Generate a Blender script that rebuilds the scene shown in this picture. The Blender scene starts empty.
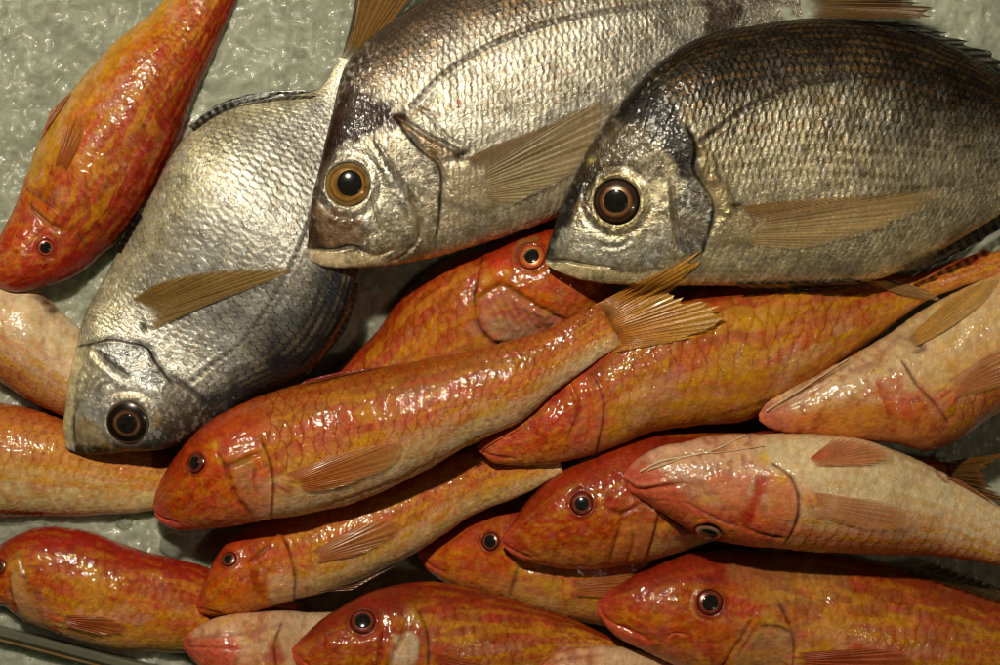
import bpy, math
import numpy as np

# ---------------------------------------------------------------- camera, world, lamps
K = 0.0005            # one unit of the layout is half a millimetre
DC = 2400.0           # camera height above the ice, layout units
CX, CY = 500.0, 332.5
scene = bpy.context.scene
COL = scene.collection

cam_d = bpy.data.cameras.new('camera')
cam = bpy.data.objects.new('camera', cam_d); COL.objects.link(cam)
cam.location = (0, 0, DC*K)
cam_d.sensor_width = 36.0
cam_d.lens = 36.0*DC/1000.0
cam_d.clip_start = 0.05; cam_d.clip_end = 50
cam_d.dof.use_dof = True
cam_d.dof.focus_distance = (DC-105)*K
cam_d.dof.aperture_fstop = 9.0
scene.camera = cam

world = bpy.data.worlds.new('World'); scene.world = world
world.use_nodes = True
bg = world.node_tree.nodes['Background']
bg.inputs[0].default_value = (1.0, 0.86, 0.62, 1)
bg.inputs[1].default_value = 0.007

def lamp(name, loc, target, energy, size, color):
    d = bpy.data.lights.new(name, 'AREA'); d.shape = 'DISK'; d.size = size
    d.energy = energy; d.color = color
    o = bpy.data.objects.new(name, d); COL.objects.link(o)
    o.location = loc
    dx, dy, dz = (target[i]-loc[i] for i in range(3))
    from mathutils import Vector
    o.rotation_euler = Vector((dx, dy, dz)).to_track_quat('-Z', 'Y').to_euler()
    return o
lamp('stall_lamp', (-0.16, 0.47, 0.95), (-0.03, 0.05, 0), 9.6, 0.05, (1.0, 0.90, 0.70))
lamp('side_lamp', (0.60, -0.22, 1.15), (0.0, 0.04, 0), 0.75, 0.06, (1.0, 0.86, 0.60))

scene.view_settings.view_transform = 'Standard'
scene.view_settings.look = 'None'
scene.view_settings.exposure = 0.0
scene.view_settings.gamma = 1.0
try:
    scene.cycles.filter_width = 1.0
except Exception:
    pass

# ---------------------------------------------------------------- numeric helpers
rng = np.random.RandomState(7)
_perm = np.random.RandomState(11).rand(256, 256)

def vnoise(x, y):
    xi = np.floor(x).astype(int); yi = np.floor(y).astype(int)
    fx = x-xi; fy = y-yi
    fx = fx*fx*(3-2*fx); fy = fy*fy*(3-2*fy)
    g = lambda a, b: _perm[a & 255, b & 255]
    return (g(xi, yi)*(1-fx)+g(xi+1, yi)*fx)*(1-fy)+(g(xi, yi+1)*(1-fx)+g(xi+1, yi+1)*fx)*fy

def fbm(x, y, o=4):
    s = 0; a = 0.5; t = 0
    for k in range(o):
        s = s+a*vnoise(x*2**k+17.3*k, y*2**k+5.1*k); t += a; a *= 0.5
    return s/t

def hashr(i, j, k=0):
    return _perm[(i*37+j*17+k*91) & 255, (i*13+j*59+k*29+7) & 255]

def sm(a, b, x):
    t = np.clip((x-a)/(b-a), 0, 1)
    return t*t*(3-2*t)

def lin(c):
    c = np.asarray(c, float)/255.0
    return np.where(c <= 0.04045, c/12.92, ((c+0.055)/1.055)**2.4)

def mix(a, b, t):
    t = np.asarray(t)
    if t.ndim: t = t[..., None]
    return a*(1-t)+b*t

def spline(pts, t):
    """Hermite curve through pts with chord parameter (given as pts[:,0]) at t."""
    x = pts[0]; y = pts[1]
    m = np.zeros_like(y)
    m[1:-1] = (y[2:]-y[:-2])/(x[2:]-x[:-2])[:, None]
    m[0] = (y[1]-y[0])/(x[1]-x[0]); m[-1] = (y[-1]-y[-2])/(x[-1]-x[-2])
    i = np.clip(np.searchsorted(x, t, side='right')-1, 0, len(x)-2)
    h = (x[i+1]-x[i]); u = (t-x[i])/h
    u = u[:, None]; h = h[:, None]
    return ((2*u**3-3*u**2+1)*y[i]+(u**3-2*u**2+u)*h*m[i]
            + (-2*u**3+3*u**2)*y[i+1]+(u**3-u**2)*h*m[i+1])

def gsmooth(a, sig):
    n = int(3*sig)+1
    k = np.exp(-0.5*(np.arange(-n, n+1)/sig)**2); k /= k.sum()
    return np.convolve(np.pad(a, n, mode='edge'), k, 'valid')

def scales(a, b, Lx, Ly, over=1.25):
    """Overlapping round scales, free edge towards larger a. Returns rise, rim, two random values, local across."""
    j0 = np.round(b/Ly).astype(int)
    best = np.full(a.shape, 1e9)
    rise = np.zeros_like(a); rim = np.zeros_like(a); r1 = np.zeros_like(a); r2 = np.zeros_like(a); ly = np.zeros_like(a)
    Rx = Lx*over*0.8; Ry = Ly*0.93
    for dj in (-1, 0, 1):
        j = j0+dj
        off = 0.5*(j & 1)
        i0 = np.floor(a/Lx-off).astype(int)
        for di in (-1, 0, 1, 2):
            i = i0+di
            ac = (i+off)*Lx; bc = j*Ly
            ac = ac+(hashr(i, j, 5)-0.5)*Lx*0.12
            d = np.sqrt(((a-ac)/Rx)**2+((b-bc)/Ry)**2)
            ok = (d < 1) & (ac < best)
            best = np.where(ok, ac, best)
            rise = np.where(ok, (a-ac)/Rx*0.5+0.5, rise)
            rim = np.where(ok, d, rim)
            r1 = np.where(ok, hashr(i, j, 1), r1); r2 = np.where(ok, hashr(i, j, 2), r2)
            ly = np.where(ok, (b-bc)/Ry, ly)
    return rise, rim, r1, r2, ly

# ---------------------------------------------------------------- mesh helpers
def mesh_np(name, V, F4, mat, parent=None, attrs=None, F3=None):
    me = bpy.data.meshes.new(name)
    nv = len(V)
    F4 = np.asarray(F4, np.int32).reshape(-1, 4)
    F3 = np.zeros((0, 3), np.int32) if F3 is None else np.asarray(F3, np.int32).reshape(-1, 3)
    loops = np.concatenate([F4.ravel(), F3.ravel()])
    me.vertices.add(nv); me.vertices.foreach_set('co', np.asarray(V, np.float32).ravel())
    me.loops.add(len(loops)); me.loops.foreach_set('vertex_index', loops)
    n4, n3 = len(F4), len(F3)
    me.polygons.add(n4+n3)
    st = np.concatenate([np.arange(n4)*4, n4*4+np.arange(n3)*3]).astype(np.int32)
    me.polygons.foreach_set('loop_start', st)
    me.polygons.foreach_set('use_smooth', np.ones(n4+n3, bool))
    me.update(calc_edges=True)
    for k, v in (attrs or {}).items():
        v = np.asarray(v, np.float32)
        if v.ndim == 2:
            at = me.attributes.new(k, 'FLOAT_COLOR', 'POINT')
            at.data.foreach_set('color', np.concatenate([v, np.ones((nv, 1), np.float32)], 1).ravel())
        else:
            at = me.attributes.new(k, 'FLOAT', 'POINT')
            at.data.foreach_set('value', v.ravel())
    me.materials.append(mat)
    o = bpy.data.objects.new(name, me); COL.objects.link(o)
    if parent: o.parent = parent
    return o

def grid_faces(nu, nv, wrap=False, base=0, flip=False):
    i = np.arange(nu-1)[:, None]
    j = np.arange(nv if wrap else nv-1)[None, :]
    j2 = (j+1) % nv
    f = np.stack(np.broadcast_arrays(i*nv+j, (i+1)*nv+j, (i+1)*nv+j2, i*nv+j2), -1).reshape(-1, 4)+base
    return f[:, ::-1] if flip else f

# ---------------------------------------------------------------- materials
def new_mat(name):
    m = bpy.data.materials.new(name); m.use_nodes = True
    nt = m.node_tree
    return m, nt, nt.nodes['Principled BSDF'], nt.nodes, nt.links

def attr(N, name):
    a = N.new('ShaderNodeAttribute'); a.attribute_name = name; return a

def noise_node(N, L, scale, detail=4, rough=0.6, coord='Object'):
    tc = N.new('ShaderNodeTexCoord')
    n = N.new('ShaderNodeTexNoise'); n.inputs['Scale'].default_value = scale
    n.inputs['Detail'].default_value = detail; n.inputs['Roughness'].default_value = rough
    L.new(tc.outputs[coord], n.inputs['Vector'])
    return n

def mrange(N, L, src, a, b, c, d):
    r = N.new('ShaderNodeMapRange')
    r.inputs[1].default_value = a; r.inputs[2].default_value = b
    r.inputs[3].default_value = c; r.inputs[4].default_value = d
    L.new(src, r.inputs[0]); return r.outputs[0]

def skin_mat(name, rough, coat, coat_rough, bump, sss=0.0, spec=0.5, ripple=430, wet=0.4):
    m, nt, P, N, L = new_mat(name)
    a = attr(N, 'skin'); s = attr(N, 'silver')
    n1 = noise_node(N, L, 1100, 5, 0.75)
    mul = N.new('ShaderNodeMix'); mul.data_type = 'RGBA'; mul.blend_type = 'MULTIPLY'
    mul.inputs[0].default_value = 1.0
    L.new(a.outputs['Color'], mul.inputs[6])
    g = mrange(N, L, n1.outputs[0], 0.3, 0.7, 0.80, 1.16)
    L.new(g, mul.inputs[7])
    L.new(mul.outputs[2], P.inputs['Base Color'])
    L.new(s.outputs['Fac'], P.inputs['Metallic'])
    n2 = noise_node(N, L, 260, 4, 0.6)
    L.new(mrange(N, L, n2.outputs[0], 0.3, 0.7, rough*0.75, rough*1.3), P.inputs['Roughness'])
    nw = noise_node(N, L, 70, 4, 0.6)
    L.new(mrange(N, L, nw.outputs[0], 0.34, 0.58, coat*0.55, coat*1.15), P.inputs['Coat Weight'])
    P.inputs['Coat Roughness'].default_value = coat_rough
    P.inputs['Specular IOR Level'].default_value = spec
    if sss:
        P.inputs['Subsurface Weight'].default_value = sss
        P.inputs['Subsurface Scale'].default_value = 0.002
        P.inputs['Subsurface Radius'].default_value = (1.0, 0.35, 0.15)
    n3 = noise_node(N, L, 1400, 4, 0.65)
    b = N.new('ShaderNodeBump'); b.inputs['Strength'].default_value = bump; b.inputs['Distance'].default_value = 0.0004
    L.new(n3.outputs[0], b.inputs['Height'])
    n4 = noise_node(N, L, ripple, 2, 0.45)
    b2 = N.new('ShaderNodeBump'); b2.inputs['Strength'].default_value = wet; b2.inputs['Distance'].default_value = 0.0009
    L.new(n4.outputs[0], b2.inputs['Height']); L.new(b2.outputs[0], b.inputs['Normal'])
    L.new(b.outputs[0], P.inputs['Normal']); L.new(b2.outputs[0], P.inputs['Coat Normal'])
    return m

M_BREAM = skin_mat('bream_skin', 0.28, 0.3, 0.07, 0.6, 0.0, 0.18, 600, 0.35)
M_MULLET = skin_mat('mullet_skin', 0.40, 0.75, 0.05, 0.4, 0.0, 0.10, 540, 0.42)

def fin_mat(name, alpha, rough=0.3):
    m, nt, P, N, L = new_mat(name)
    a = attr(N, 'skin')
    P.inputs['Roughness'].default_value = rough
    P.inputs['Coat Weight'].default_value = 0.5; P.inputs['Coat Roughness'].default_value = 0.12
    n = noise_node(N, L, 700, 4, 0.6)
    mul = N.new('ShaderNodeMix'); mul.data_type = 'RGBA'; mul.blend_type = 'MULTIPLY'; mul.inputs[0].default_value = 1
    L.new(a.outputs['Color'], mul.inputs[6]); L.new(mrange(N, L, n.outputs[0], 0.3, 0.7, 0.75, 1.2), mul.inputs[7])
    L.new(mul.outputs[2], P.inputs['Base Color'])
    b = N.new('ShaderNodeBump'); b.inputs['Strength'].default_value = 0.3; b.inputs['Distance'].default_value = 0.0005
    L.new(n.outputs[0], b.inputs['Height']); L.new(b.outputs[0], P.inputs['Normal'])
    t = attr(N, 'solid')
    tr = N.new('ShaderNodeBsdfTransparent')
    ms = N.new('ShaderNodeMixShader')
    rp = N.new('ShaderNodeValToRGB'); e = rp.color_ramp.elements
    e[0].position = 0.0; e[0].color = (0, 0, 0, 1); e[1].position = 1.0; e[1].color = (0.96, 0.96, 0.96, 1)
    e2 = e.new(0.5); e2.color = (alpha, alpha, alpha, 1)
    L.new(mrange(N, L, t.outputs['Fac'], -1, 1, 0, 1), rp.inputs[0]); L.new(rp.outputs[0], ms.inputs[0])
    L.new(tr.outputs[0], ms.inputs[1]); L.new(P.outputs[0], ms.inputs[2])
    L.new(ms.outputs[0], N['Material Output'].inputs['Surface'])
    return m
M_FIN = fin_mat('fin_membrane', 0.42)
M_FIN_THIN = fin_mat('fin_membrane_thin', 0.2)

def eye_mat():
    m, nt, P, N, L = new_mat('eye_iris')
    a = attr(N, 'skin')
    n = noise_node(N, L, 1600, 4, 0.7)
    mul = N.new('ShaderNodeMix'); mul.data_type = 'RGBA'; mul.blend_type = 'MULTIPLY'; mul.inputs[0].default_value = 1
    L.new(a.outputs['Color'], mul.inputs[6]); L.new(mrange(N, L, n.outputs[0], 0.3, 0.7, 0.6, 1.3), mul.inputs[7])
    L.new(mul.outputs[2], P.inputs['Base Color'])
    P.inputs['Roughness'].default_value = 0.25; P.inputs['Metallic'].default_value = 0.25
    P.inputs['Coat Weight'].default_value = 1.0; P.inputs['Coat Roughness'].default_value = 0.03
    return m
M_EYE = eye_mat()
m, nt, P, N, L = new_mat('eye_pupil'); M_PUPIL = m
npn = noise_node(N, L, 500, 3)
cr = N.new('ShaderNodeValToRGB')
cr.color_ramp.elements[0].color = (0.002, 0.002, 0.002, 1); cr.color_ramp.elements[1].color = (0.022, 0.02, 0.016, 1)
L.new(npn.outputs[0], cr.inputs[0]); L.new(cr.outputs[0], P.inputs['Base Color'])
P.inputs['Roughness'].default_value = 0.1; P.inputs['Coat Weight'].default_value = 1.0; P.inputs['Coat Roughness'].default_value = 0.02

# ---------------------------------------------------------------- height map of what already lies there
HS = 3.0; HX0, HY0 = -360.0, -240.0
HNX, HNY = 580, 400
_gx, _gy = np.meshgrid(HX0+np.arange(HNX)*HS, HY0+np.arange(HNY)*HS, indexing='ij')
def ice_h(x, y):
    big = (fbm(x/150+3.1, y/150+8.7, 3)-0.5)*30
    med = (fbm(x/32+1.7, y/32+2.9, 4)-0.5)*13
    r = 1-np.abs(2*fbm(x/22+9.2, y/22+4.4, 3)-1)
    fine = (fbm(x/5.5+2.2, y/5.5+6.1, 3)-0.5)*3.2
    deep = 62*sm(150, 430, y)*sm(80, 380, x)*sm(1500, 1100, x)
    return 4+0.8*big+1.1*med+r*r*4+0.5*fine-deep
H = ice_h(_gx, _gy)-5
def h_at(x, y):
    fx = np.clip((x-HX0)/HS, 0, HNX-1.001); fy = np.clip((y-HY0)/HS, 0, HNY-1.001)
    i = fx.astype(int); j = fy.astype(int); u = fx-i; w = fy-j
    return (H[i, j]*(1-u)+H[i+1, j]*u)*(1-w)+(H[i, j+1]*(1-u)+H[i+1, j+1]*u)*w
def h_add(x, y, z):
    i = np.clip(np.round((x-HX0)/HS).astype(int), 0, HNX-1); j = np.clip(np.round((y-HY0)/HS).astype(int), 0, HNY-1)
    np.maximum.at(H, (i.ravel(), j.ravel()), z.ravel())

def per(x, y, z):
    """layout point as seen in plan -> true plan position at height z"""
    f = (DC-z)/DC
    return CX+(x-CX)*f, CY+(y-CY)*f
def world_co(x, y, z):
    return np.stack([(x-CX)*K, -(y-CY)*K, z*K], -1)

# ---------------------------------------------------------------- a fish
class Fish:
    pass

def poly_dist(poly, X, Y):
    """distance, signed side, position along and end fade for points X, Y to a polyline"""
    best = np.full(X.shape, 1e9); side = np.zeros(X.shape); tt = np.zeros(X.shape); endf = np.ones(X.shape)
    P = np.asarray(poly, float); n = len(P)-1
    for k in range(n):
        ax, ay = P[k]; bx, by = P[k+1]
        dx, dy = bx-ax, by-ay; l2 = dx*dx+dy*dy+1e-9
        t0 = ((X-ax)*dx+(Y-ay)*dy)/l2
        t = np.clip(t0, 0, 1)
        d = np.hypot(X-ax-t*dx, Y-ay-t*dy)
        cr = ((X-ax)*dy-(Y-ay)*dx)/math.sqrt(l2)
        ok = d < best
        best = np.where(ok, d, best); side = np.where(ok, np.sign(cr), side); tt = np.where(ok, (k+t)/n, tt)
        ef = np.ones_like(X)
        if k == 0: ef = np.where(t0 < 0, np.exp(-(t0*t0*l2)/30.), ef)
        if k == n-1: ef = np.where(t0 > 1, np.exp(-((t0-1)**2*l2)/30.), ef)
        endf = np.where(ok, ef, endf)
    return best, side, tt, endf

def curve(pts, n=24):
    P = np.asarray(pts, float)
    if len(P) < 3: return P
    c = np.concatenate([[0], np.cumsum(np.hypot(*np.diff(P, axis=0).T))])
    return spline((c, P), np.linspace(0, c[-1], n))

def inside(poly, X, Y):
    P = np.asarray(poly, float); r = np.zeros(X.shape, bool)
    for k in range(len(P)):
        x1, y1 = P[k]; x2, y2 = P[(k+1) % len(P)]
        c = ((y1 > Y) != (y2 > Y)) & (X < (x2-x1)*(Y-y1)/((y2-y1) if y2 != y1 else 1e-9)+x1)
        r ^= c
    return r

def build_fish(spec):
    f = Fish(); f.spec = spec
    D = np.asarray(spec['D'], float); V = np.asarray(spec['V'], float)
    C = (D+V)/2
    c = np.concatenate([[0], np.cumsum(np.hypot(*np.diff(C, axis=0).T))])
    step = spec.get('step', 1.6)
    NS = int(c[-1]/step)
    u = np.linspace(0, 1, NS); u = 0.35*u**2+0.65*u          # denser at the snout
    t = u*c[-1]
    Ds = spline((c, D), t); Vs = spline((c, V), t)
    Cs = (Ds+Vs)/2; Ws = (Ds-Vs)/2
    w = np.hypot(*Ws.T); wmax = w.max()
    s = t/c[-1]
    ratio = spec.get('ratio', 0.42)
    h = gsmooth(ratio*w, NS*0.012)
    h = h*np.clip(np.sqrt(np.clip(s, 0, 1)/0.05)+0.12, 0, 1)
    h = h*(1-0.5*sm(0.6, 1.0, s))*np.clip(np.sqrt(np.clip(1-(np.clip(s-0.88, 0, 1)/0.122)**2, 0, 1)), 0.1, 1)
    NU = int(spec.get('nu', wmax*math.pi/step)); NL = 26
    thu = np.linspace(0, math.pi, NU); thl = np.linspace(math.pi, 2*math.pi, NL+2)[1:-1]
    th = np.concatenate([thu, thl]); NT = len(th)
    e = spec.get('sec', 1.0)
    cs = np.cos(th)[None, :]; sn = np.sin(th)[None, :]
    zs = np.sign(sn)*np.abs(sn)**e*np.where(sn < 0, spec.get('low', 0.6), 1.0)
    X0 = Cs[:, 0:1]+Ws[:, 0:1]*cs; Y0 = Cs[:, 1:2]+Ws[:, 1:2]*cs     # as seen in plan
    # settle on what lies below
    si = np.linspace(0, NS-1, 46).astype(int)
    lt = np.linspace(math.pi, 2*math.pi, 23)
    zm = np.full(NS, 60.0)
    for it in range(3):
        fx = (DC-zm[si])[:, None]/DC
        lx = Cs[si, 0:1]+Ws[si, 0:1]*np.cos(lt); ly_ = Cs[si, 1:2]+Ws[si, 1:2]*np.cos(lt)
        lx = CX+(lx-CX)*fx; ly_ = CY+(ly_-CY)*fx
        q = np.abs(np.sin(lt))[None, :]**e
        low = spec.get('low', 0.6)
        need = h_at(lx, ly_)+h[si][:, None]*low*q-spec.get('pen', 0.24)*h[si][:, None]*(1+low)*q
        onice = need
        req = onice.max(1)
        ss = s[si]
        best = None
        for mm in np.linspace(-90, 90, 61):
            b = (req-mm*ss).max(); sc = b+mm*0.5+abs(mm)*0.10
            if best is None or sc < best[0]: best = (sc, mm, b)
        line = best[2]+best[1]*ss
        gap = line-req
        gmin = np.array([gap[max(0, k-4):k+5].min() for k in range(len(gap))])
        line = line-0.75*gsmooth(gmin, 3.0)
        zm = np.interp(s, ss, line)
        zm = gsmooth(zm, NS*0.03)+spec.get('dz', 0)
    fz = ((DC-zm)/DC)[:, None]
    X = CX+(X0-CX)*fz; Y = CY+(Y0-CY)*fz; Z = zm[:, None]+h[:, None]*zs
    # normals
    Pm = np.stack([X, -Y, Z], -1)
    du = np.gradient(Pm, axis=0)
    Pw = np.concatenate([Pm[:, -1:], Pm, Pm[:, :1]], 1); dv = (Pw[:, 2:]-Pw[:, :-2])
    nrm = np.cross(du, dv)
    up = (nrm*np.array([0, 0, 1])).sum(-1)[NS//2, NU//2]
    if up < 0: nrm = -nrm
    f.flip = up < 0
    nrm /= np.linalg.norm(nrm, axis=-1, keepdims=True)+1e-9
    roll = math.radians(spec.get('roll', 0))
    phi = th+roll
    f.v = np.broadcast_to(np.cos(phi)[None, :], X.shape)
    f.phi = np.broadcast_to(np.arccos(np.cos(phi))[None, :], X.shape)
    f.s = np.broadcast_to(s[:, None], X.shape)
    f.t = np.broadcast_to(t[:, None], X.shape)
    f.nrm, f.P = nrm, Pm
    f.aw = w[:, None]/wmax
    f.X0, f.Y0 = X0, Y0
    f.NS, f.NT, f.NU = NS, NT, NU
    f.wmax, f.len = wmax, c[-1]
    f.zm, f.h = zm, h
    f.disp = np.zeros(X.shape); f.col = np.zeros(X.shape+(3,)); f.silver = np.zeros(X.shape)
    # head mask from gill cover edge (list of plan points) or a default
    gl = spec.get('gill')
    if gl is not None:
        gp = curve(gl, 30)
        ii = [np.unravel_index(np.argmin((X0[:, :NU]-p[0])**2+(Y0[:, :NU]-p[1])**2), (NS, NU)) for p in gp]
        gs = np.array([s[a] for a, b in ii]); gv = np.array([phi[b] for a, b in ii])
        o = np.argsort(gv); gs = gs[o]; gv = gv[o]
        ph = phi[None, :]
        sg = np.interp(np.broadcast_to(ph, X.shape), gv, gs)
    else:
        sg = spec.get('sgill', 0.24)+0.02*np.sin(np.broadcast_to(phi[None, :], X.shape))
    f.sg = sg
    f.head = sm(0.02, -0.01, f.s-sg)
    f.headc = sm(0.05, -0.06, f.s-sg+0.10*(fbm(X0/14+3, Y0/14, 3)-0.5))
    return f

def upper(f):
    return (slice(None), slice(0, f.NU))

def groove(f, poly, w=2.0, depth=1.5, color=None, cs=0.8):
    p = curve(poly, 5*len(poly)); U = upper(f)
    X, Y = f.X0[U], f.Y0[U]
    d, sd, tt, ef = poly_dist(p, X, Y)
    d = d+(fbm(X/7+3, Y/7, 2)-0.5)*w*0.8
    g = np.exp(-(d/w)**2)*(0.35+0.65*np.sin(np.clip(tt, 0.0, 1)*math.pi)**0.5)
    f.disp[U] -= 1.25*depth*g
    if color is not None: f.col[U] = mix(f.col[U], lin(color), np.clip(cs*g, 0, 1)); f.silver[U] *= 1-0.8*np.clip(g*cs, 0, 1)

def ridge(f, poly, w=3.0, height=1.5, color=None, cs=0.5):
    groove(f, poly, w, -height, color, cs)

def plate(f, poly, L=16.0, h=3.0, gapw=2.2, color=(18, 10, 6), cs=0.95, ref=None):
    """free edge of a bony plate: the side of ref (snout) stands proud, a dark gap behind"""
    p = curve(poly, 6*len(poly)); U = upper(f)
    X, Y = f.X0[U], f.Y0[U]
    d, sd, tt, ef = poly_dist(p, X, Y)
    ref = ref if ref is not None else f.spec['D'][0]
    _, s0, _, _ = poly_dist(p, np.array([float(ref[0])]), np.array([float(ref[1])]))
    sd = sd*s0[0]
    taper = (0.3+0.7*np.sin(np.clip(tt, 0, 1)*math.pi)**0.6)
    wgt = sm(-2.4, 2.4, sd*d)
    f.disp[U] += (wgt*h*np.exp(-d/L)-(1-wgt)*0.8*h*np.exp(-d/4.0))*ef*taper
    dd = np.where(sd > 0, d*1.3, d)+(fbm(X/6, Y/6, 2)-0.5)*gapw*0.9
    g = np.exp(-(np.clip(dd, 0, None)/(gapw*(0.35+0.65*taper)))**2)*ef
    f.col[U] = mix(f.col[U], lin(color), np.clip(cs*g, 0, 1)); f.silver[U] *= 1-np.clip(g, 0, 1)

def area(f, poly, color, k=0.8, soft=6.0, disp=0.0, ns=10.0, nk=0.6, silver=None, sub=True):
    p = curve(list(poly)+[poly[0]], 8*len(poly)) if sub else np.asarray(poly, float)
    U = upper(f); X, Y = f.X0[U], f.Y0[U]
    d, _, _, _ = poly_dist(p, X, Y)
    ins = inside(p[:-1], X, Y)
    sd = np.where(ins, d, -d)+(fbm(X/ns+1.3, Y/ns+4.7, 3)-0.5)*soft*2*nk
    g = sm(-soft/2, soft/2, sd)
    n = 1-nk*0.4*(fbm(X/ns*1.7+9, Y/ns*1.7, 3))
    f.col[U] = mix(f.col[U], lin(color), np.clip(k*g*n*1.2, 0, 1))
    if disp: f.disp[U] += disp*g
    if silver is not None: f.silver[U] = f.silver[U]*(1-g)+silver*g

def dab(f, x, y, r, color, k=0.8, disp=0.0, ry=None, ang=0.0):
    U = upper(f); X, Y = f.X0[U]-x, f.Y0[U]-y
    a = math.radians(ang); ry = ry or r
    u = X*math.cos(a)+Y*math.sin(a); w = -X*math.sin(a)+Y*math.cos(a)
    g = np.exp(-((u/r)**2+(w/ry)**2)*(0.7+0.6*fbm(f.X0[U]/5, f.Y0[U]/5, 2)))
    f.col[U] = mix(f.col[U], lin(color), np.clip(k*g, 0, 1)); f.disp[U] += disp*g

def at_point(f, x, y):
    U = upper(f)
    k = np.argmin((f.X0[U]-x)**2+(f.Y0[U]-y)**2)
    return np.unravel_index(k, (f.NS, f.NU))

def eye_socket(f, x, y, r, ring=(120, 50, 25), rk=0.5, depth=0.35):
    U = upper(f)
    i, j = at_point(f, x, y)
    c = f.P[i, j]
    d = np.linalg.norm(f.P[:, :f.NU]-c, axis=-1)
    f.disp[U] -= depth*r*sm(r*1.06, r*0.8, d)
    f.disp[U] += 0.075*r*(0.1+1.5*(fbm(f.X0[U]/6, f.Y0[U]/6, 3)-0.25))*np.exp(-((d-r*1.14)/(0.10*r+0.8))**2)
    f.disp[U] -= 0.035*r*np.exp(-((d-r*1.5)/(0.10*r+0.8))**2)
    f.col[U] = mix(f.col[U], lin(ring), rk*np.exp(-((d-r*1.12)/(0.14*r+0.8))**2))
    f.col[U] = mix(f.col[U], lin((10, 7, 5)), sm(r*1.0, r*0.9, d))
    f.silver[U] *= 1-sm(r*1.1, r*0.95, d)

def add_eye(f, x, y, r, pr, cols, ell=1.0, ang=0.0, off=(0, 0), bulge=0.34):
    rr_ = np.random.RandomState(int(x*7+y))
    off = (off[0]+(rr_.rand()-0.5)*r*0.14, off[1]+(rr_.rand()-0.5)*r*0.14); ell = ell*(0.84+0.16*rr_.rand()); ang = ang+40*(rr_.rand()-0.5)
    i, j = at_point(f, x, y)
    c = f.P[i, j].copy(); n = f.nrm[i, j]
    ref = np.array([1.0, 0, 0]); t1 = ref-n*ref.dot(n); t1 /= np.linalg.norm(t1); t2 = np.cross(n, t1)
    # the head surface there may be a little off the asked point
    NR, NA = 26, 56
    rr = np.linspace(0.02, 1, NR); aa = np.linspace(0, 2*math.pi, NA, endpoint=False)
    R_, A_ = np.meshgrid(rr, aa, indexing='ij')
    def prof(q): return r*(bulge*np.sqrt(np.clip(1-(q*0.93)**2, 0, 1))-bulge*0.42)
    Pp = c+(t1*(R_*np.cos(A_))[..., None]+t2*(R_*np.sin(A_))[..., None])*r+n*prof(R_)[..., None]
    stops = [q for q, _ in cols]; cc = np.array([lin(k) for _, k in cols])
    rad = R_+0.10*(fbm(np.cos(A_)*1.6+x, np.sin(A_)*1.6+R_, 3)-0.5)
    colr = np.stack([np.interp(rad, stops, cc[:, k]) for k in range(3)], -1)
    colr *= (0.55+0.9*fbm(np.cos(A_)*3*R_+x, np.sin(A_)*3*R_+y, 3))[..., None]
    W = np.concatenate([Pp.reshape(-1, 3), [c+n*prof(0.0)]])
    cf = np.concatenate([colr.reshape(-1, 3), [colr[0, 0]]])
    W = np.stack([(W[:, 0]-CX)*K, (W[:, 1]+CY)*K, W[:, 2]*K], -1)
    k = np.arange(NA); F3 = np.stack([np.full(NA, NR*NA), k, (k+1) % NA], -1)
    eo = mesh_np('eye', W-f.origin, grid_faces(NR, NA, True, flip=True)[:, ::-1], M_EYE, f.root, {'skin': cf}, F3)
    # pupil cap
    NR2 = 10
    rr = np.linspace(0.05, 1, NR2); R_, A_ = np.meshgrid(rr, aa, indexing='ij')
    ca, sa = math.cos(math.radians(ang)), math.sin(math.radians(ang))
    pu = R_*np.cos(A_)*pr*ell*(1+0.10*vnoise(np.cos(A_)*2+x, np.sin(A_)*2)); pv = R_*np.sin(A_)*pr
    lx = (pu*ca-pv*sa)+off[0]; ly = (pu*sa+pv*ca)-off[1]
    q = np.hypot(lx, ly)/r
    Pp = c+t1*lx[..., None]+t2*ly[..., None]+n*(prof(q)+0.35-0.8*(R_ > 0.95))[..., None]
    cen = c+t1*off[0]-t2*off[1]+n*(prof(math.hypot(*off)/r)+0.35)
    W = np.concatenate([Pp.reshape(-1, 3), [cen]])
    W = np.stack([(W[:, 0]-CX)*K, (W[:, 1]+CY)*K, W[:, 2]*K], -1)
    F3 = np.stack([np.full(NA, NR2*NA), k, (k+1) % NA], -1)
    mesh_np('pupil', W-f.origin, grid_faces(NR2, NA, True), M_PUPIL, eo, None, F3)

BREAM_EYE = [(0, (60, 40, 18)), (0.5, (175, 120, 40)), (0.62, (190, 135, 50)), (0.8, (150, 100, 40)), (0.93, (190, 165, 100)), (1, (60, 45, 25))]
MULLET_EYE = [(0, (30, 20, 14)), (0.55, (60, 32, 22)), (0.70, (134, 66, 44)), (0.82, (122, 48, 30)), (0.93, (96, 32, 20)), (1, (44, 14, 8))]

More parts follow.
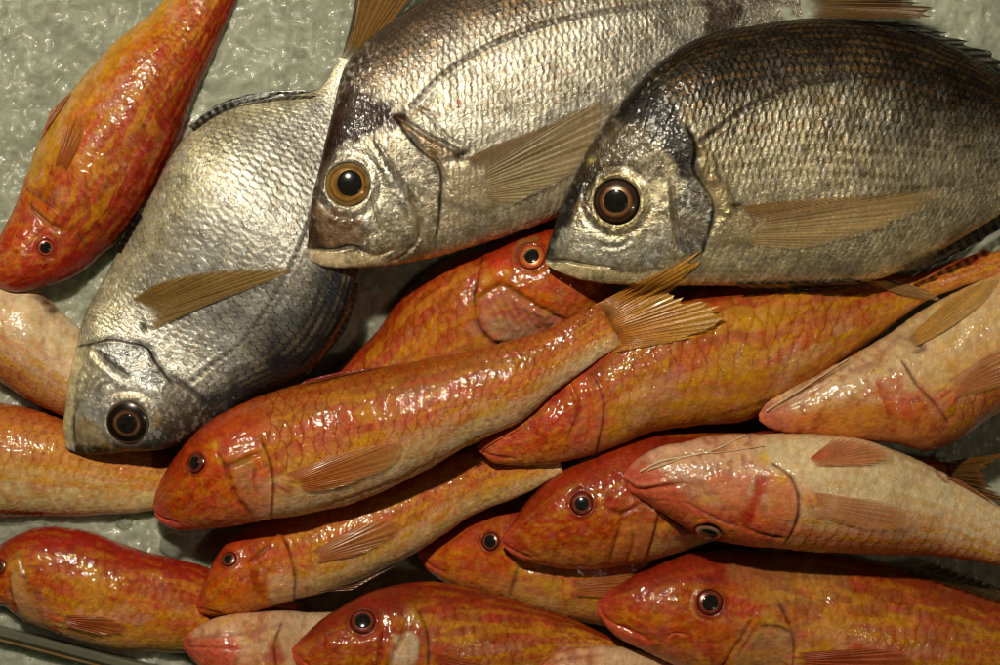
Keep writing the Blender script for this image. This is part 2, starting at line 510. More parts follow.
# ---------------------------------------------------------------- skins
def skin_bream(f, sp):
    v = f.v; wst = f.aw
    b = f.phi/math.pi*sp.get('rows', 34)
    da = np.gradient(f.t[:, 0])/(0.5+0.5*f.aw[:, 0])/ (f.wmax*2/sp.get('rows', 34))
    a = np.cumsum(da)[:, None]+0*v
    seed = sp.get('seed', 1)*13.7
    wx = (fbm(f.X0/45+seed, f.Y0/45, 2)-0.5)*1.0
    a2 = a+wx*0.7; b2 = b+wx*0.5
    f.a2, f.b2 = a2, b2
    rise, rim, r1, r2, ly = scales(a2, b2, 0.86, 1.0)
    body = 1-f.head
    n1 = fbm(f.X0/45+seed, f.Y0/45+seed, 4); n2 = fbm(a*0.35+seed, b*1.0, 3); n3 = fbm(f.X0/9+seed, f.Y0/9, 3)
    vv = v+(n1-0.5)*0.25
    cd, cm, cb = lin(sp['cd']), lin(sp['cm']), lin(sp['cb'])
    col = mix(mix(cb+0*vv[..., None], cm, sm(-0.85, -0.25, vv)), cd, sm(sp.get('d0', 0.15), sp.get('d1', 0.85), vv))
    # streaks along the rows of scales
    st = 0.5+0.5*np.cos(2*math.pi*b2)
    col = mix(col, lin(sp['cs']), np.clip(sp.get('sk', 0.55)*st*sm(0.3, 0.7, n2)*body*(0.4+0.6*sm(-0.6, 0.1, v)), 0, 1))
    col *= (1+body*(0.5*(r1-0.5)))[..., None]
    col *= (1+body*0.8*(fbm(a2*3.1+seed+9, b2*2.6, 3)-0.5))[..., None]
    # bright pigment and painted glints on the exposed part, dark rim of every scale
    nf = fbm(a2*5.0+seed, b2*2.2, 3)
    bright = sm(0.45, 0.8, rise)*sm(1.0, 0.84, rim)*sm(0.40, 0.56, nf)
    col = mix(col, lin((236, 234, 226)), np.clip(body*bright*sp.get('glint', 0.35)*1.1*sm(0.0, 0.9, r2+0.6*(n1-0.5))*sm(0.75, 0.1, v), 0, 1))
    col = mix(col, col*0.22, body*sm(0.80, 0.97, rim)*sp.get('rim', 0.8)*(sp.get('rim0', 0.32)+(1-sp.get('rim0', 0.32))*sm(-0.5, 0.5, v)))
    scuff = sm(0.50, 0.66, fbm(f.X0/26+seed+3, f.Y0/26, 4))*body
    col *= (0.78+0.44*n3)[..., None]*(1-0.22*scuff)[..., None]
    f.col[:] = np.clip(col, 0.004, 0.9)
    f.disp += body*sp.get('amp', 1.0)*(1-0.5*scuff)*((rise-0.5)*1.5*sm(1.0, 0.9, rim)+sp.get('loose', 1.0)*(0.65*(r2-0.5)*ly+0.4*(r1-0.5)*rise+0.4*(nf-0.5)))*np.clip(f.aw*1.6, 0.3, 1)
    f.disp += (n3-0.5)*(0.3+0.35*f.head)+(n1-0.5)*2.2
    f.silver[:] = np.clip(sp.get('met', 0.72)*(0.6+0.6*n1)*(1-0.35*sm(0.3, 0.9, v))*(1+0.1*f.head), 0, 1)
    f.disp += f.head*(vnoise(f.X0/2.8+seed, f.Y0/4.2)-0.5)*0.28
    f.col *= (1+f.head*0.6*(fbm(f.X0/3.5+seed, f.Y0/5.5, 3)-0.5))[..., None]

def lateral(f, pts):
    """lateral line: a row of notched scales"""
    p = curve(pts, 120); U = upper(f); X, Y = f.X0[U], f.Y0[U]
    d, sd, tt, ef = poly_dist(p, X, Y)
    L = np.hypot(*np.diff(p, axis=0).T).sum()
    q = tt*L/8.0+0.35*sd*np.clip(d, 0, 4)/4
    dash = 0.45+0.55*sm(0.2, 0.6, np.abs(q-np.round(q))*2)
    g = np.exp(-(d/2.4)**2)*dash*ef
    f.col[U] = mix(f.col[U], lin((40, 28, 18)), np.clip(0.75*g, 0, 1)); f.silver[U] *= 1-0.7*g
    f.disp[U] -= 1.0*g-0.4*np.exp(-((d-4.5)/2.0)**2)*ef

def skin_mullet(f, sp):
    v = f.v; rows = sp.get('rows', 10)
    seed = sp.get('seed', 1)*7.31
    b = f.phi/math.pi*rows
    da = np.gradient(f.t[:, 0])/(0.45+0.55*f.aw[:, 0])/(f.wmax*2/rows)
    a = np.cumsum(da)[:, None]+0*v
    wx = (fbm(f.X0/35+seed, f.Y0/35, 2)-0.5)
    a2 = a+wx*0.8+0.25*np.abs(b-rows/2)/rows*2; b2 = b+wx*0.6
    f.a2, f.b2 = a2, b2
    rise, rim, r1, r2, ly = scales(a2, b2, 0.92, 1.0)
    f.rim = rim*(1-f.head); f.r1 = r1; f.rise = rise
    body = 1-f.head
    n1 = fbm(f.X0/38+seed, f.Y0/38+seed, 4); n2 = fbm(a*0.5+seed, b*1.3+seed, 4); n3 = fbm(f.X0/8+seed, f.Y0/8, 3)
    n4 = fbm(a*0.9+seed+31, b*0.8+seed, 4); n5 = fbm(f.X0/16+seed+5, f.Y0/16, 3)
    vv = v+(n1-0.5)*0.45+(n5-0.5)*0.25
    red = sp.get('red', 0.5)
    cd = lin(sp.get('cd', (132, 34, 10))); cm = lin(sp.get('cm', (186, 88, 18))); cb = lin(sp.get('cb', (208, 172, 112)))
    yel = lin(sp.get('cy', (206, 146, 10))); pink = lin(sp.get('cp', (186, 116, 76)))
    n6 = fbm(f.X0/6+seed, f.Y0/6+2, 3)
    vs = v+(n1-0.5)*0.30+(n5-0.5)*0.16
    sh = 0.35*(red-0.4)                                  # redder fish carry the red lower down
    cr = lin(sp.get('cr', (184, 58, 26)))
    st = sp.get('stops', [-0.95, -0.62, -0.28, 0.12, 0.42, 0.85])
    st = np.array(st)-sh; st[0] = -1.0
    cs_ = np.array([cb, cb*0.75+cm*0.25, cm, cr*0.75+cm*0.25, cd*0.6+cm*0.4, cd])
    col = np.stack([np.interp(vs, st, cs_[:, k]) for k in range(3)], -1)
    # yellow dashes in lengthwise rows
    row = 0.5+0.5*np.cos(2*math.pi*(b2+0.5))
    dash = sm(0.40, 0.60, fbm(a2*0.8+seed, b*1.1+seed, 3)+0.25*(r1-0.5))
    ky = np.clip(sm(0.25, 0.85, row)*dash, 0, 1)*sp.get('yel', 0.85)*(0.30+0.7*np.exp(-((v+0.25)/0.5)**2))
    col = mix(col, yel, ky*body*0.9)
    # pinkish scale centres, redder rims
    kp = sm(0.75, 0.35, rim)*sm(0.35, 0.65, n4+0.3*(r2-0.5))*sp.get('pink', 0.6)
    col = mix(col, pink, kp*body*0.75*sm(0.8, 0.2, v))
    kr = sm(0.50, 0.70, n6)*sp.get('rk', 0.5)*sm(-0.8, -0.1, v)*0.6
    col = mix(col, lin((146, 30, 14)), kr)
    edge = sm(0.80, 0.99, rim)*body
    col = mix(col, lin((142, 40, 12)), edge*sp.get('net', 0.55)*(0.12+0.88*sm(-0.7, -0.05, v))*np.clip(0.2+1.2*n4, 0, 1))
    # head: smooth red orange, paler below, faint marbling
    vh = v+(n1-0.5)*0.3+(n5-0.5)*0.25
    hb = lin(sp.get('hb', (200, 116, 62))); hc = lin(sp.get('hc', (184, 62, 18))); hd = lin(sp.get('hd', (138, 36, 12)))
    ch = mix(mix(hb+0*vv[..., None], hc, sm(-0.9, -0.35, vh)), hd, sm(0.1, 0.95, vh))
    wv = fbm(f.X0/10+seed+3*n1, f.Y0/6+seed+2*n5, 4)
    ch = mix(ch, yel, np.clip(sm(0.52, 0.72, wv)*0.5*sp.get('hy', 0.8)*sm(0.8, 0.1, v), 0, 1))
    ch = mix(ch, lin((140, 24, 18)), 0.45*sm(0.5, 0.7, fbm(f.X0/7+seed+7, f.Y0/7, 3)))
    pore = vnoise(f.X0/2.6+seed, f.Y0/2.6)
    ch = ch*(0.88+0.22*pore)[..., None]
    ch = mix(ch, lin((198, 66, 50)), 0.75*sm(0.06, 0.0, f.s))
    col = mix(col, ch, f.headc)
    col *= (0.82+0.36*n3)[..., None]
    f.col[:] = np.clip(col, 0.003, 0.85)
    f.disp += body*sp.get('amp', 0.9)*((rise-0.5)*1.5*sm(1.0, 0.92, rim)+0.5*(r1-0.5)*ly)*np.clip(f.aw*1.5, 0.3, 1)*(0.35+0.65*sm(-0.95, -0.4, v))
    f.disp += (n3-0.5)*(0.35+0.45*f.head)+(n1-0.5)*4.0+(n5-0.5)*0.9
    f.disp += f.head*(vnoise(f.X0/3.1+seed, f.Y0/3.1)-0.5)*0.45
    f.silver[:] = 0.0

# ---------------------------------------------------------------- assemble
def place(f, name, label, cat, group):
    sp = f.spec
    root = bpy.data.objects.new(name, None); COL.objects.link(root)
    root.empty_display_size = 0.02
    i = f.NS//2
    o = np.array([(f.P[i, :f.NU, 0].mean()-CX)*K, (f.P[i, :f.NU, 1].mean()+CY)*K, (f.zm[i]-0.6*f.h[i])*K])
    root.location = o; f.origin = o; f.root = root
    root['label'] = label; root['category'] = cat; root['group'] = group

def finish_body(f, mat):
    P = f.P+f.nrm*f.disp[..., None]
    NS, NT = f.NS, f.NT
    W = np.stack([(P[..., 0]-CX)*K, (P[..., 1]+CY)*K, P[..., 2]*K], -1).reshape(-1, 3)
    c0 = W[:NT].mean(0); c1 = W[-NT:].mean(0)
    W = np.concatenate([W, [c0, c1]])-f.origin
    F = grid_faces(NS, NT, True, flip=f.flip)
    k = np.arange(NT); k2 = (k+1) % NT
    A = np.stack([np.full(NT, NS*NT), k, k2], -1); B = np.stack([np.full(NT, NS*NT+1), (NS-1)*NT+k2, (NS-1)*NT+k], -1)
    if f.flip: A = A[:, ::-1]; B = B[:, ::-1]
    col = np.concatenate([f.col.reshape(-1, 3), f.col[0].mean(0)[None], f.col[-1].mean(0)[None]])
    sil = np.concatenate([f.silver.ravel(), [0, 0]])
    f.body = mesh_np('body', W, F, mat, f.root, {'skin': col, 'silver': sil}, np.concatenate([A, B]))
    h_add(P[..., 0], -P[..., 1], P[..., 2])
    return f.body

def add_fin(f, name, root, edge, col, tipcol=None, rays=14, mode='lay', lift=1.6, z=None, ztip=None, ragged=0.0,
            ray_amp=0.7, mat=None, raycol=None, thick=0.8, bow=0.0, seed=0.0, parent=None, solid0=1.0, nt=26, raylin=0.6, ucol=None, fade=0.14):
    """fan of rays from a root line to an edge line, both plan points"""
    rp = curve(root, 30); ep = curve(edge, 60)
    NR = rays*7+1
    u = np.linspace(0, 1, NR); t = np.linspace(0, 1, nt)
    def samp(p, u):
        c = np.concatenate([[0], np.cumsum(np.hypot(*np.diff(p, axis=0).T))]); c /= c[-1]
        return np.stack([np.interp(u, c, p[:, 0]), np.interp(u, c, p[:, 1])], -1)
    R0 = samp(rp, u); E0 = samp(ep, u)
    rag = 1-ragged*vnoise(u*rays*1.1+seed*3.3, 0*u+seed)*1.6*np.abs(np.sin(u*rays*math.pi*0.5+seed))
    T = t[None, :]*np.clip(rag, 0.2, 1.05)[:, None]
    X = R0[:, 0:1]*(1-T)+E0[:, 0:1]*T; Y = R0[:, 1:2]*(1-T)+E0[:, 1:2]*T
    if bow:
        dx = E0[:, 0:1]-R0[:, 0:1]; dy = E0[:, 1:2]-R0[:, 1:2]
        X = X-dy*bow*np.sin(T*math.pi); Y = Y+dx*bow*np.sin(T*math.pi)
    ph = u*rays+0.25*vnoise(u*5+seed, 0*u)
    ray = np.abs(np.cos(math.pi*ph))[:, None]
    if mode == 'lay':                       # lies over whatever is below
        z0 = 60.0
        for _ in range(3):
            x, y = per(X, Y, z0); hz = h_at(x, y); z0 = hz+lift
        k = 5
        hz = z0
        for _ in range(4):
            hz = np.maximum(z0, (np.roll(hz, 1, 1)+np.roll(hz, -1, 1)+np.roll(hz, 1, 0)+np.roll(hz, -1, 0))/4) if False else hz
        Z = hz+T*lift*1.2
        # smooth so that it spans small dips
        for _ in range(14):
            Zp = np.pad(Z, ((2, 2), (2, 2)), mode='edge')
            S = (Zp[1:-3, 2:-2]+Zp[3:-1, 2:-2]+Zp[2:-2, 1:-3]+Zp[2:-2, 3:-1]+Zp[:-4, 2:-2]+Zp[4:, 2:-2]+Zp[2:-2, :-4]+Zp[2:-2, 4:])/8
            Z = np.maximum(S, hz)
    else:
        z_a = z if z is not None else float(f.zm[-1]); z_b = ztip if ztip is not None else z_a
        Z = z_a*(1-T)+z_b*T
        if mode == 'drape':
            for _ in range(2):
                x, y = per(X, Y, Z); Z = np.maximum(Z, h_at(x, y)+lift)
            for _ in range(25):
                Zp = np.pad(Z, 1, mode='edge')
                S = (Zp[:-2, 1:-1]+Zp[2:, 1:-1]+Zp[1:-1, :-2]+Zp[1:-1, 2:])/4
                x, y = per(X, Y, Z); Z = np.maximum(S, np.maximum(h_at(x, y)+lift, z_a*(1-T)+z_b*T))
    x, y = per(X, Y, Z)
    wob = (vnoise(u[:, None]*rays*0.5+seed, t[None, :]*2.5)-0.5)*1.6
    Zt = Z+ray_amp*(ray**1.5)*(1-0.3*T)+wob*np.sin(np.pi*np.clip(T, 0, 1))**0.5
    th = thick*(1-0.6*T)
    c1 = lin(col); c2 = lin(tipcol or col); cr = lin(raycol) if raycol else c1*0.45
    cc = mix(c1+0*T[..., None], c2, T)
    if ucol: cc = mix(cc, lin(ucol)+0*cc, sm(0.25, 0.7, u)[:, None]+0*T)
    nn = fbm(u[:, None]*rays*0.6+seed+0*T, T*4+seed, 3)
    cc = cc*(0.65+0.7*nn)[..., None]
    rr = sm(0.5, 0.95, ray+0*T)
    cc = mix(cc, cr+0*cc, raylin*rr)
    q = np.minimum(u, 1-u)[:, None]+0*T
    solid = np.clip((0.15+0.7*rr)*solid0+0.35*sm(0.06, 0.0, u)[:, None], 0, 1)
    if name == 'tail_fin': solid = solid*sm(0.02, 0.3, T)-1.0*sm(0.2, 0.04, T)
    if mode == 'lay': solid = solid*sm(0.0, 0.16, T)*sm(1.06, 0.75, T)*(0.5+0.5*sm(0.0, 0.05, 1-u)[:, None]) - 1.0*sm(fade, 0.0, T)-0.5*sm(0.85, 1.0, T)-0.35*sm(0.08, 0, 1-u)[:, None]
    P1 = world_co(x, y, Zt).reshape(-1, 3); P2 = world_co(x, y, Zt-th).reshape(-1, 3)
    n = NR*nt
    F = [grid_faces(NR, nt), grid_faces(NR, nt, base=n, flip=True)]
    idx = np.arange(n).reshape(NR, nt)
    loop = np.concatenate([idx[:-1, 0], idx[-1, :-1], idx[:0:-1, -1], idx[0, :0:-1]])
    l2 = np.roll(loop, -1)
    F.append(np.stack([loop, l2, l2+n, loop+n], -1))
    F = np.concatenate(F)
    Vw = np.concatenate([P1, P2])
    org = f.origin
    o = mesh_np(name, Vw-org, F, mat or M_FIN, parent or f.root, {'skin': np.concatenate([cc.reshape(-1, 3)]*2), 'solid': np.concatenate([solid.ravel()]*2)})
    if mode != 'lay': h_add(x, y, Zt)
    return o

def paddle(x0, y0, x1, y1, w0, w1, p=0.62):
    """root line and rounded edge of a paddle shaped fin from root to tip"""
    d = np.array([x1-x0, y1-y0], float); l = np.hypot(*d); d /= l; n = np.array([-d[1], d[0]])
    o = np.array([x0, y0], float)
    root = [o-n*w0, o+d*w0*0.25, o+n*w0]
    edge = [o+d*l*0.42-n*w1*0.86, o+d*l*p-n*w1, o+d*l*0.9-n*w1*0.66, o+d*l, o+d*l*0.93+n*w1*0.5, o+d*l*p+n*w1, o+d*l*0.35+n*w1*0.9]
    return root, edge

def add_tube(f, name, pts, r0, r1, col, lift=1.0, n=30):
    p = curve(pts, n)
    z = 60.0
    for _ in range(3):
        x, y = per(p[:, 0], p[:, 1], z); z = h_at(x, y)+lift
    z = gsmooth(z, 2)
    C = np.stack([x, y, z], -1)
    T = np.gradient(C, axis=0); T /= np.linalg.norm(T, axis=1, keepdims=True)
    Bn = np.cross(T, [0, 0, 1.0]); Bn /= np.linalg.norm(Bn, axis=1, keepdims=True); Nn = np.cross(Bn, T)
    a = np.linspace(0, 2*math.pi, 12, endpoint=False)
    r = np.linspace(r0, r1, len(p))[:, None]*(1+0.15*(vnoise(np.arange(len(p))*0.5, np.zeros(len(p)))-0.5))[:, None]
    P = C[:, None]+(Bn[:, None]*np.cos(a)[None, :, None]+0.75*Nn[:, None]*np.sin(a)[None, :, None])*r[..., None]
    W = world_co(P[..., 0], P[..., 1], P[..., 2]).reshape(-1, 3)
    NA = 12; nn = len(p)
    W = np.concatenate([W, [W[:NA].mean(0), W[-NA:].mean(0)]])
    k = np.arange(NA); k2 = (k+1) % NA
    F3 = np.concatenate([np.stack([np.full(NA, nn*NA), k2, k], -1), np.stack([np.full(NA, nn*NA+1), (nn-1)*NA+k, (nn-1)*NA+k2], -1)])
    cc = np.tile(lin(col), (len(W), 1))*(0.8+0.4*np.random.RandomState(3).rand(len(W), 1))
    return mesh_np(name, W-f.origin, grid_faces(nn, NA, True), M_MULLET, f.root, {'skin': cc, 'silver': np.zeros(len(W))}, F3)

# ---------------------------------------------------------------- the catch
G_M = 'red mullets heaped on the ice'
G_B = 'silver sea bream lying on the mullets'

def mullet(label, eye=None, feats=None, **sp):
    sp.setdefault('ratio', 0.72); sp.setdefault('sec', 1.0); sp.setdefault('low', 0.55)
    f = build_fish(sp); skin_mullet(f, sp)
    if sp.get('gill'): plate(f, sp['gill'], L=9, h=sp.get('gh', 2.6), gapw=sp.get('gw', 2.6), color=(70, 20, 10), cs=0.8)
    if feats: feats(f)
    se = sp.get('seed', 1)*3.77
    mo = sp.get('mottle', 0.5)
    q1 = fbm(f.a2*1.5+se, f.b2*2.8, 3); q2 = fbm(f.a2*1.1+se+40, f.b2*2.2, 3); q3 = fbm(f.X0/11+se, f.Y0/11+9, 3); q4 = fbm(f.X0/3.2+se+8, f.Y0/3.2, 2)
    vein = 1-np.abs(2*fbm(f.X0/13+se+0.5*q1, f.Y0/10, 3)-1)
    low = sm(0.8, 0.2, f.v)
    f.col = mix(f.col, lin((208, 150, 16)), mo*0.42*sm(0.52, 0.68, q1)*low)
    f.col = mix(f.col, lin((160, 36, 16)), mo*0.40*sm(0.54, 0.70, q2)*(0.35+0.65*sm(-0.8, -0.1, f.v)))
    f.col = mix(f.col, lin((196, 130, 110)), mo*0.30*sm(0.56, 0.70, q3)*low)
    f.col = mix(f.col, lin((146, 34, 14)), mo*0.5*sm(0.93, 0.995, vein)*(0.25+0.75*sm(-0.8, -0.1, f.v)))
    g1 = fbm(f.a2*0.45+se, f.b2*2.1+3, 4); g2 = fbm(f.a2*0.5+se+60, f.b2*2.3+8, 4)
    bw = sm(-0.95, -0.5, f.v)*sm(0.95, 0.5, f.v)*(1-0.6*f.headc)
    f.col = mix(f.col, lin((200, 66, 56)), (0.16+0.45*mo)*sm(0.48, 0.66, g1)*bw)
    f.col = mix(f.col, lin((218, 160, 24)), (0.16+0.42*mo)*sm(0.50, 0.66, g2)*bw)
    f.col = mix(f.col, lin((222, 176, 150)), 0.5*mo*sm(0.54, 0.70, fbm(f.a2*0.5+se+90, f.b2*1.2, 3))*sm(0.3, -0.3, f.v)*(1-f.headc))
    f.col = mix(f.col, lin((214, 170, 130)), 0.20*mo*sm(0.75, 0.4, f.rim)*sm(0.1, 0.4, f.rim)*sm(0.4, 0.9, f.r1)*low)
    f.col = mix(f.col, lin((128, 32, 8)), np.clip(0.40*sm(0.80, 0.98, f.rim)*sp.get('net', 0.6)*(0.10+0.90*sm(-0.6, 0.0, f.v))*(0.35+1.1*q3), 0, 1))
    f.col *= (1+(0.16+0.6*mo)*(q4-0.5))[..., None]
    if eye: eye = (eye[0], eye[1], eye[2]*0.9, eye[3]*0.93)+tuple(eye[4:])
    if eye: eye_socket(f, eye[0], eye[1], eye[2], ring=(120, 34, 20), rk=0.7, depth=0.32)
    place(f, 'red_mullet', label, 'fish', G_M)
    finish_body(f, M_MULLET)
    if eye: add_eye(f, eye[0], eye[1], eye[2], eye[3], sp.get('eyec', MULLET_EYE), ell=eye[4] if len(eye) > 4 else 1, ang=eye[5] if len(eye) > 5 else 0)
    return f

def bream(label, eye, feats, **sp):
    sp.setdefault('ratio', 0.33); sp.setdefault('sec', 0.82); sp.setdefault('low', 0.5)
    f = build_fish(sp); skin_bream(f, sp)
    feats(f)
    se = sp.get('seed', 1)*2.9
    rise, rim, r1, r2, ly = scales(f.a2*1.25, f.b2*1.25, 0.9, 1.0)
    ew = sm(eye[2]*1.35, eye[2]*1.9, np.hypot(f.X0-eye[0], f.Y0-eye[1]))
    hw = f.head*sm(0.05, 0.13, f.s)*ew*sm(0.35, 0.55, fbm(f.X0/24+se, f.Y0/24, 3))
    f.disp += hw*0.8*((rise-0.5)*sm(1.0, 0.9, rim)+0.4*(r2-0.5)*ly)
    f.col *= (1-0.45*hw*sm(0.8, 0.98, rim))[..., None]
    t1 = fbm(f.X0/3.2+se, f.Y0/4.5, 3); t2 = fbm(f.X0/13+se, f.Y0/13+4, 4)
    f.col *= (1+f.head*(1.0*(t1-0.5)+0.9*(t2-0.5)))[..., None]
    f.col = mix(f.col, lin((232, 230, 220)), f.head*0.55*sm(0.60, 0.72, t1)*sm(0.3, 0.9, f.silver*1.6))  # white flecks painted into the head colour as glints
    f.col = mix(f.col, lin((120, 92, 50)), f.head*0.4*sm(0.55, 0.72, t2)*sm(0.2, 0.6, f.silver))
    f.disp += f.head*ew*(t1-0.5)*0.5
    f.col = np.clip(f.col, 0.003, 0.9)
    eye_socket(f, eye[0], eye[1], eye[2], ring=sp.get('ring', (150, 140, 120)), rk=0.5, depth=0.28)
    place(f, 'sea_bream', label, 'fish', G_B)
    finish_body(f, M_BREAM)
    add_eye(f, eye[0], eye[1], eye[2], eye[3], sp.get('eyec', BREAM_EYE), ell=eye[4], ang=eye[5], bulge=0.4, off=eye[6] if len(eye) > 6 else (0, 0))
    return f

def swirl(f, x, y, ang, n=4, r=4.5, c1=(206, 70, 52), c2=(214, 150, 40)):
    """fleshy lobes at the root of the breast fin"""
    a = math.radians(ang)
    for k in range(n):
        o = (k-(n-1)/2)*r*0.95
        px, py = x-math.sin(a)*o, y+math.cos(a)*o
        dab(f, px, py, r*2.0, c1 if k % 2 == 0 else c2, 0.85, 1.6, ry=r*0.42, ang=ang+o*2)

# --- bottom left and left: lowest fish first
f = mullet('pale mullet with a dark vent spot, under the left sea bream',
  V=[(-190,240),(-170,222),(-120,214),(-60,232),(0,270),(35,287),(60,311),(85,333),(130,370),(170,405)],
  D=[(-190,248),(-175,275),(-130,310),(-60,345),(0,381),(30,401),(60,414),(95,424),(140,430),(175,432)],
  roll=38, red=0.15, seed=3, step=2.0, yel=0.8, pink=0.7, mottle=0.35, cb=(222, 202, 164), cm=(214, 152, 96), cr=(200, 110, 56), stops=[-1,-0.6,-0.1,0.25,0.55,0.95], rk=0.3,
  feats=lambda f: (dab(f, 49, 302, 6, (70, 18, 12), 0.9, -2.0, ry=4, ang=35), dab(f, 42, 297, 5, (60, 62, 70), 0.7), dab(f, 56, 310, 5, (40, 12, 8), 0.9, -1.5)))
f = mullet('pale yellow mullet at the left edge, tail under the long central mullet snout',
  D=[(-185,455),(-170,430),(-120,405),(-60,395),(0,402),(60,418),(110,440),(165,453),(230,465)],
  V=[(-184,462),(-165,480),(-120,500),(-60,512),(0,516),(60,516),(110,514),(165,508),(230,495)],
  red=0.25, seed=4, step=2.0, yel=0.95, pink=0.7, mottle=0.35, cb=(222, 200, 140), cm=(212, 164, 84), cr=(200, 118, 66), cd=(170, 80, 34), rk=0.2, roll=12)
add_fin(f, 'anal_fin', [(-30,508),(45,512)], [(-20,519),(42,516)], (170, 62, 34), (190, 96, 60), rays=9, mode='drape', z=30, ztip=14, mat=M_FIN)
f = mullet('red mullet at the bottom left corner with its eye on the picture edge',
  D=[(-48,588),(-40,572),(-20,555),(12,537),(35,528),(65,528),(100,536),(135,548),(165,557),(200,566),(250,585),(300,605)],
  V=[(-46,594),(-35,602),(-18,608),(5,607),(25,621),(52,632),(82,643),(112,649),(149,651),(185,653),(240,648),(300,635)],
  gill=[(22,549),(28,566),(38,584),(48,598),(55,612),(60,630)], eye=(3,565,9,6,0.8,20), red=0.62, seed=5, cm=(204, 118, 26), cb=(210, 156, 64), yel=0.9, cd=(150, 32, 20), step=1.8,
  feats=lambda f: (area(f, [(18,562),(26,570),(40,596),(46,618),(30,618),(18,600),(14,580)], (196, 150, 100), 0.75, 6), groove(f, [(14,572),(16,592),(20,612)], 2, 2, (130, 40, 20), 0.8),
    dab(f, 20, 562, 9, (190, 160, 60), 0.6), area(f, [(90,560),(104,566),(112,620),(96,610)], (198, 150, 60), 0.4, 10), swirl(f, 60, 621, 25, 3, 5)))
add_fin(f, 'dorsal_fin', [(112,541),(150,553)], [(128,545),(156,557)], (120, 60, 24), (200, 150, 60), rays=6, mode='lay', lift=1.2)
add_fin(f, 'pectoral_fin', *paddle(63,620,128,629,5,9), (196, 84, 34), (206, 120, 56), rays=9, mat=M_FIN_THIN)
f = mullet('gaping mullet with torn gills, eye up, between the middle and right sea bream',
  D=[(618,297),(605,272),(580,243),(548,226),(512,233),(485,245),(446,260),(407,293),(374,335),(338,368),(290,400),(250,425)],
  V=[(614,306),(598,318),(575,330),(550,340),(520,352),(495,362),(465,378),(430,395),(395,415),(355,432),(310,440),(260,445)],
  gill=[(484,252),(480,275),(475,299),(478,323),(494,345)], gh=3.5, gw=3.0, eye=(531,257,14.5,8.5), red=0.5, seed=6, cd=(150, 46, 14), cm=(196, 112, 30), cr=(184, 76, 24), cb=(206, 130, 60),
  eyec=[(0, (60, 40, 25)), (0.5, (80, 50, 30)), (0.62, (214, 120, 60)), (0.85, (206, 100, 48)), (1, (150, 50, 24))],
  feats=lambda f: (area(f, [(480,300),(496,290),(515,293),(545,310),(560,318),(545,332),(515,336),(495,335),(482,320)], (176, 104, 84), 0.85, 7, -2.5, ns=8),
    area(f, [(484,318),(510,322),(540,328),(520,338),(495,340)], (164, 140, 110), 0.7, 6, 1.0), groove(f, [(478,300),(500,286),(520,296),(556,318),(566,320)], 2.4, 3, (90, 14, 12), 0.85),
    [groove(f, [(484+q*9, 296+q*2), (492+q*10, 312+q*3), (500+q*11, 330+q)], 1.5, 1.3, (120+20*(q%2), 30, 22), 0.55) for q in range(6)], [dab(f, 486+17*q%70, 300+11*q%36, 3.5, ((196,130,110),(150,30,24),(190,150,60))[q%3], 0.6, 1.0, ry=2) for q in range(14)],
    dab(f, 500, 268, 9, (206, 40, 26), 0.8, 1.5), dab(f, 488, 282, 7, (206, 140, 30), 0.9, 2), dab(f, 496, 277, 5, (210, 120, 40), 0.8, 2), dab(f, 507, 274, 5, (214, 140, 20), 0.8, 1.5),
    groove(f, [(476,305),(482,330),(500,346),(520,350)], 3, 2.5, (70, 16, 12), 0.8), ridge(f, [(516,305),(535,313),(548,322)], 3, 1.6, (196, 120, 104), 0.6),
    dab(f, 545, 315, 4, (196, 150, 70), 0.7, 1), area(f, [(518,240),(536,238),(532,245),(520,252),(515,262),(512,250)], (120, 96, 50), 0.6, 5)))

f = mullet('orange mullet in the lower middle, its eye touching the snout of the dark red one',
  D=[(418,551),(424,547),(440,535),(465,517),(495,503),(530,497),(575,505),(625,525),(670,548),(715,570)],
  V=[(419,558),(425,568),(440,580),(463,591),(493,600),(533,612),(573,621),(615,627),(660,622),(710,612)],
  gill=[(524,520),(522,545),(517,565),(508,596)], eye=(491,539,10.5,7), red=0.45, seed=8, cm=(198, 120, 36), cb=(208, 156, 78), hc=(186, 78, 16),
  feats=lambda f: (area(f, [(508,570),(530,566),(560,575),(575,600),(540,606),(510,596)], (200, 150, 80), 0.5, 22, nk=1.0), swirl(f, 567, 589, 70, 3, 4.5),
    groove(f, [(516,562),(526,566),(545,564),(560,560)], 2.5, 2, (150, 60, 26), 0.6), groove(f, [(420,556),(432,566),(446,572)], 1.8, 1.2, (150, 30, 20), 0.6),
    area(f, [(418,550),(428,548),(445,570),(440,580),(424,568)], (200, 60, 44), 0.6, 7)))
add_fin(f, 'pectoral_fin', *paddle(572,588,660,584,7,12), (196, 104, 44), (206, 136, 70), rays=12, mat=M_FIN)

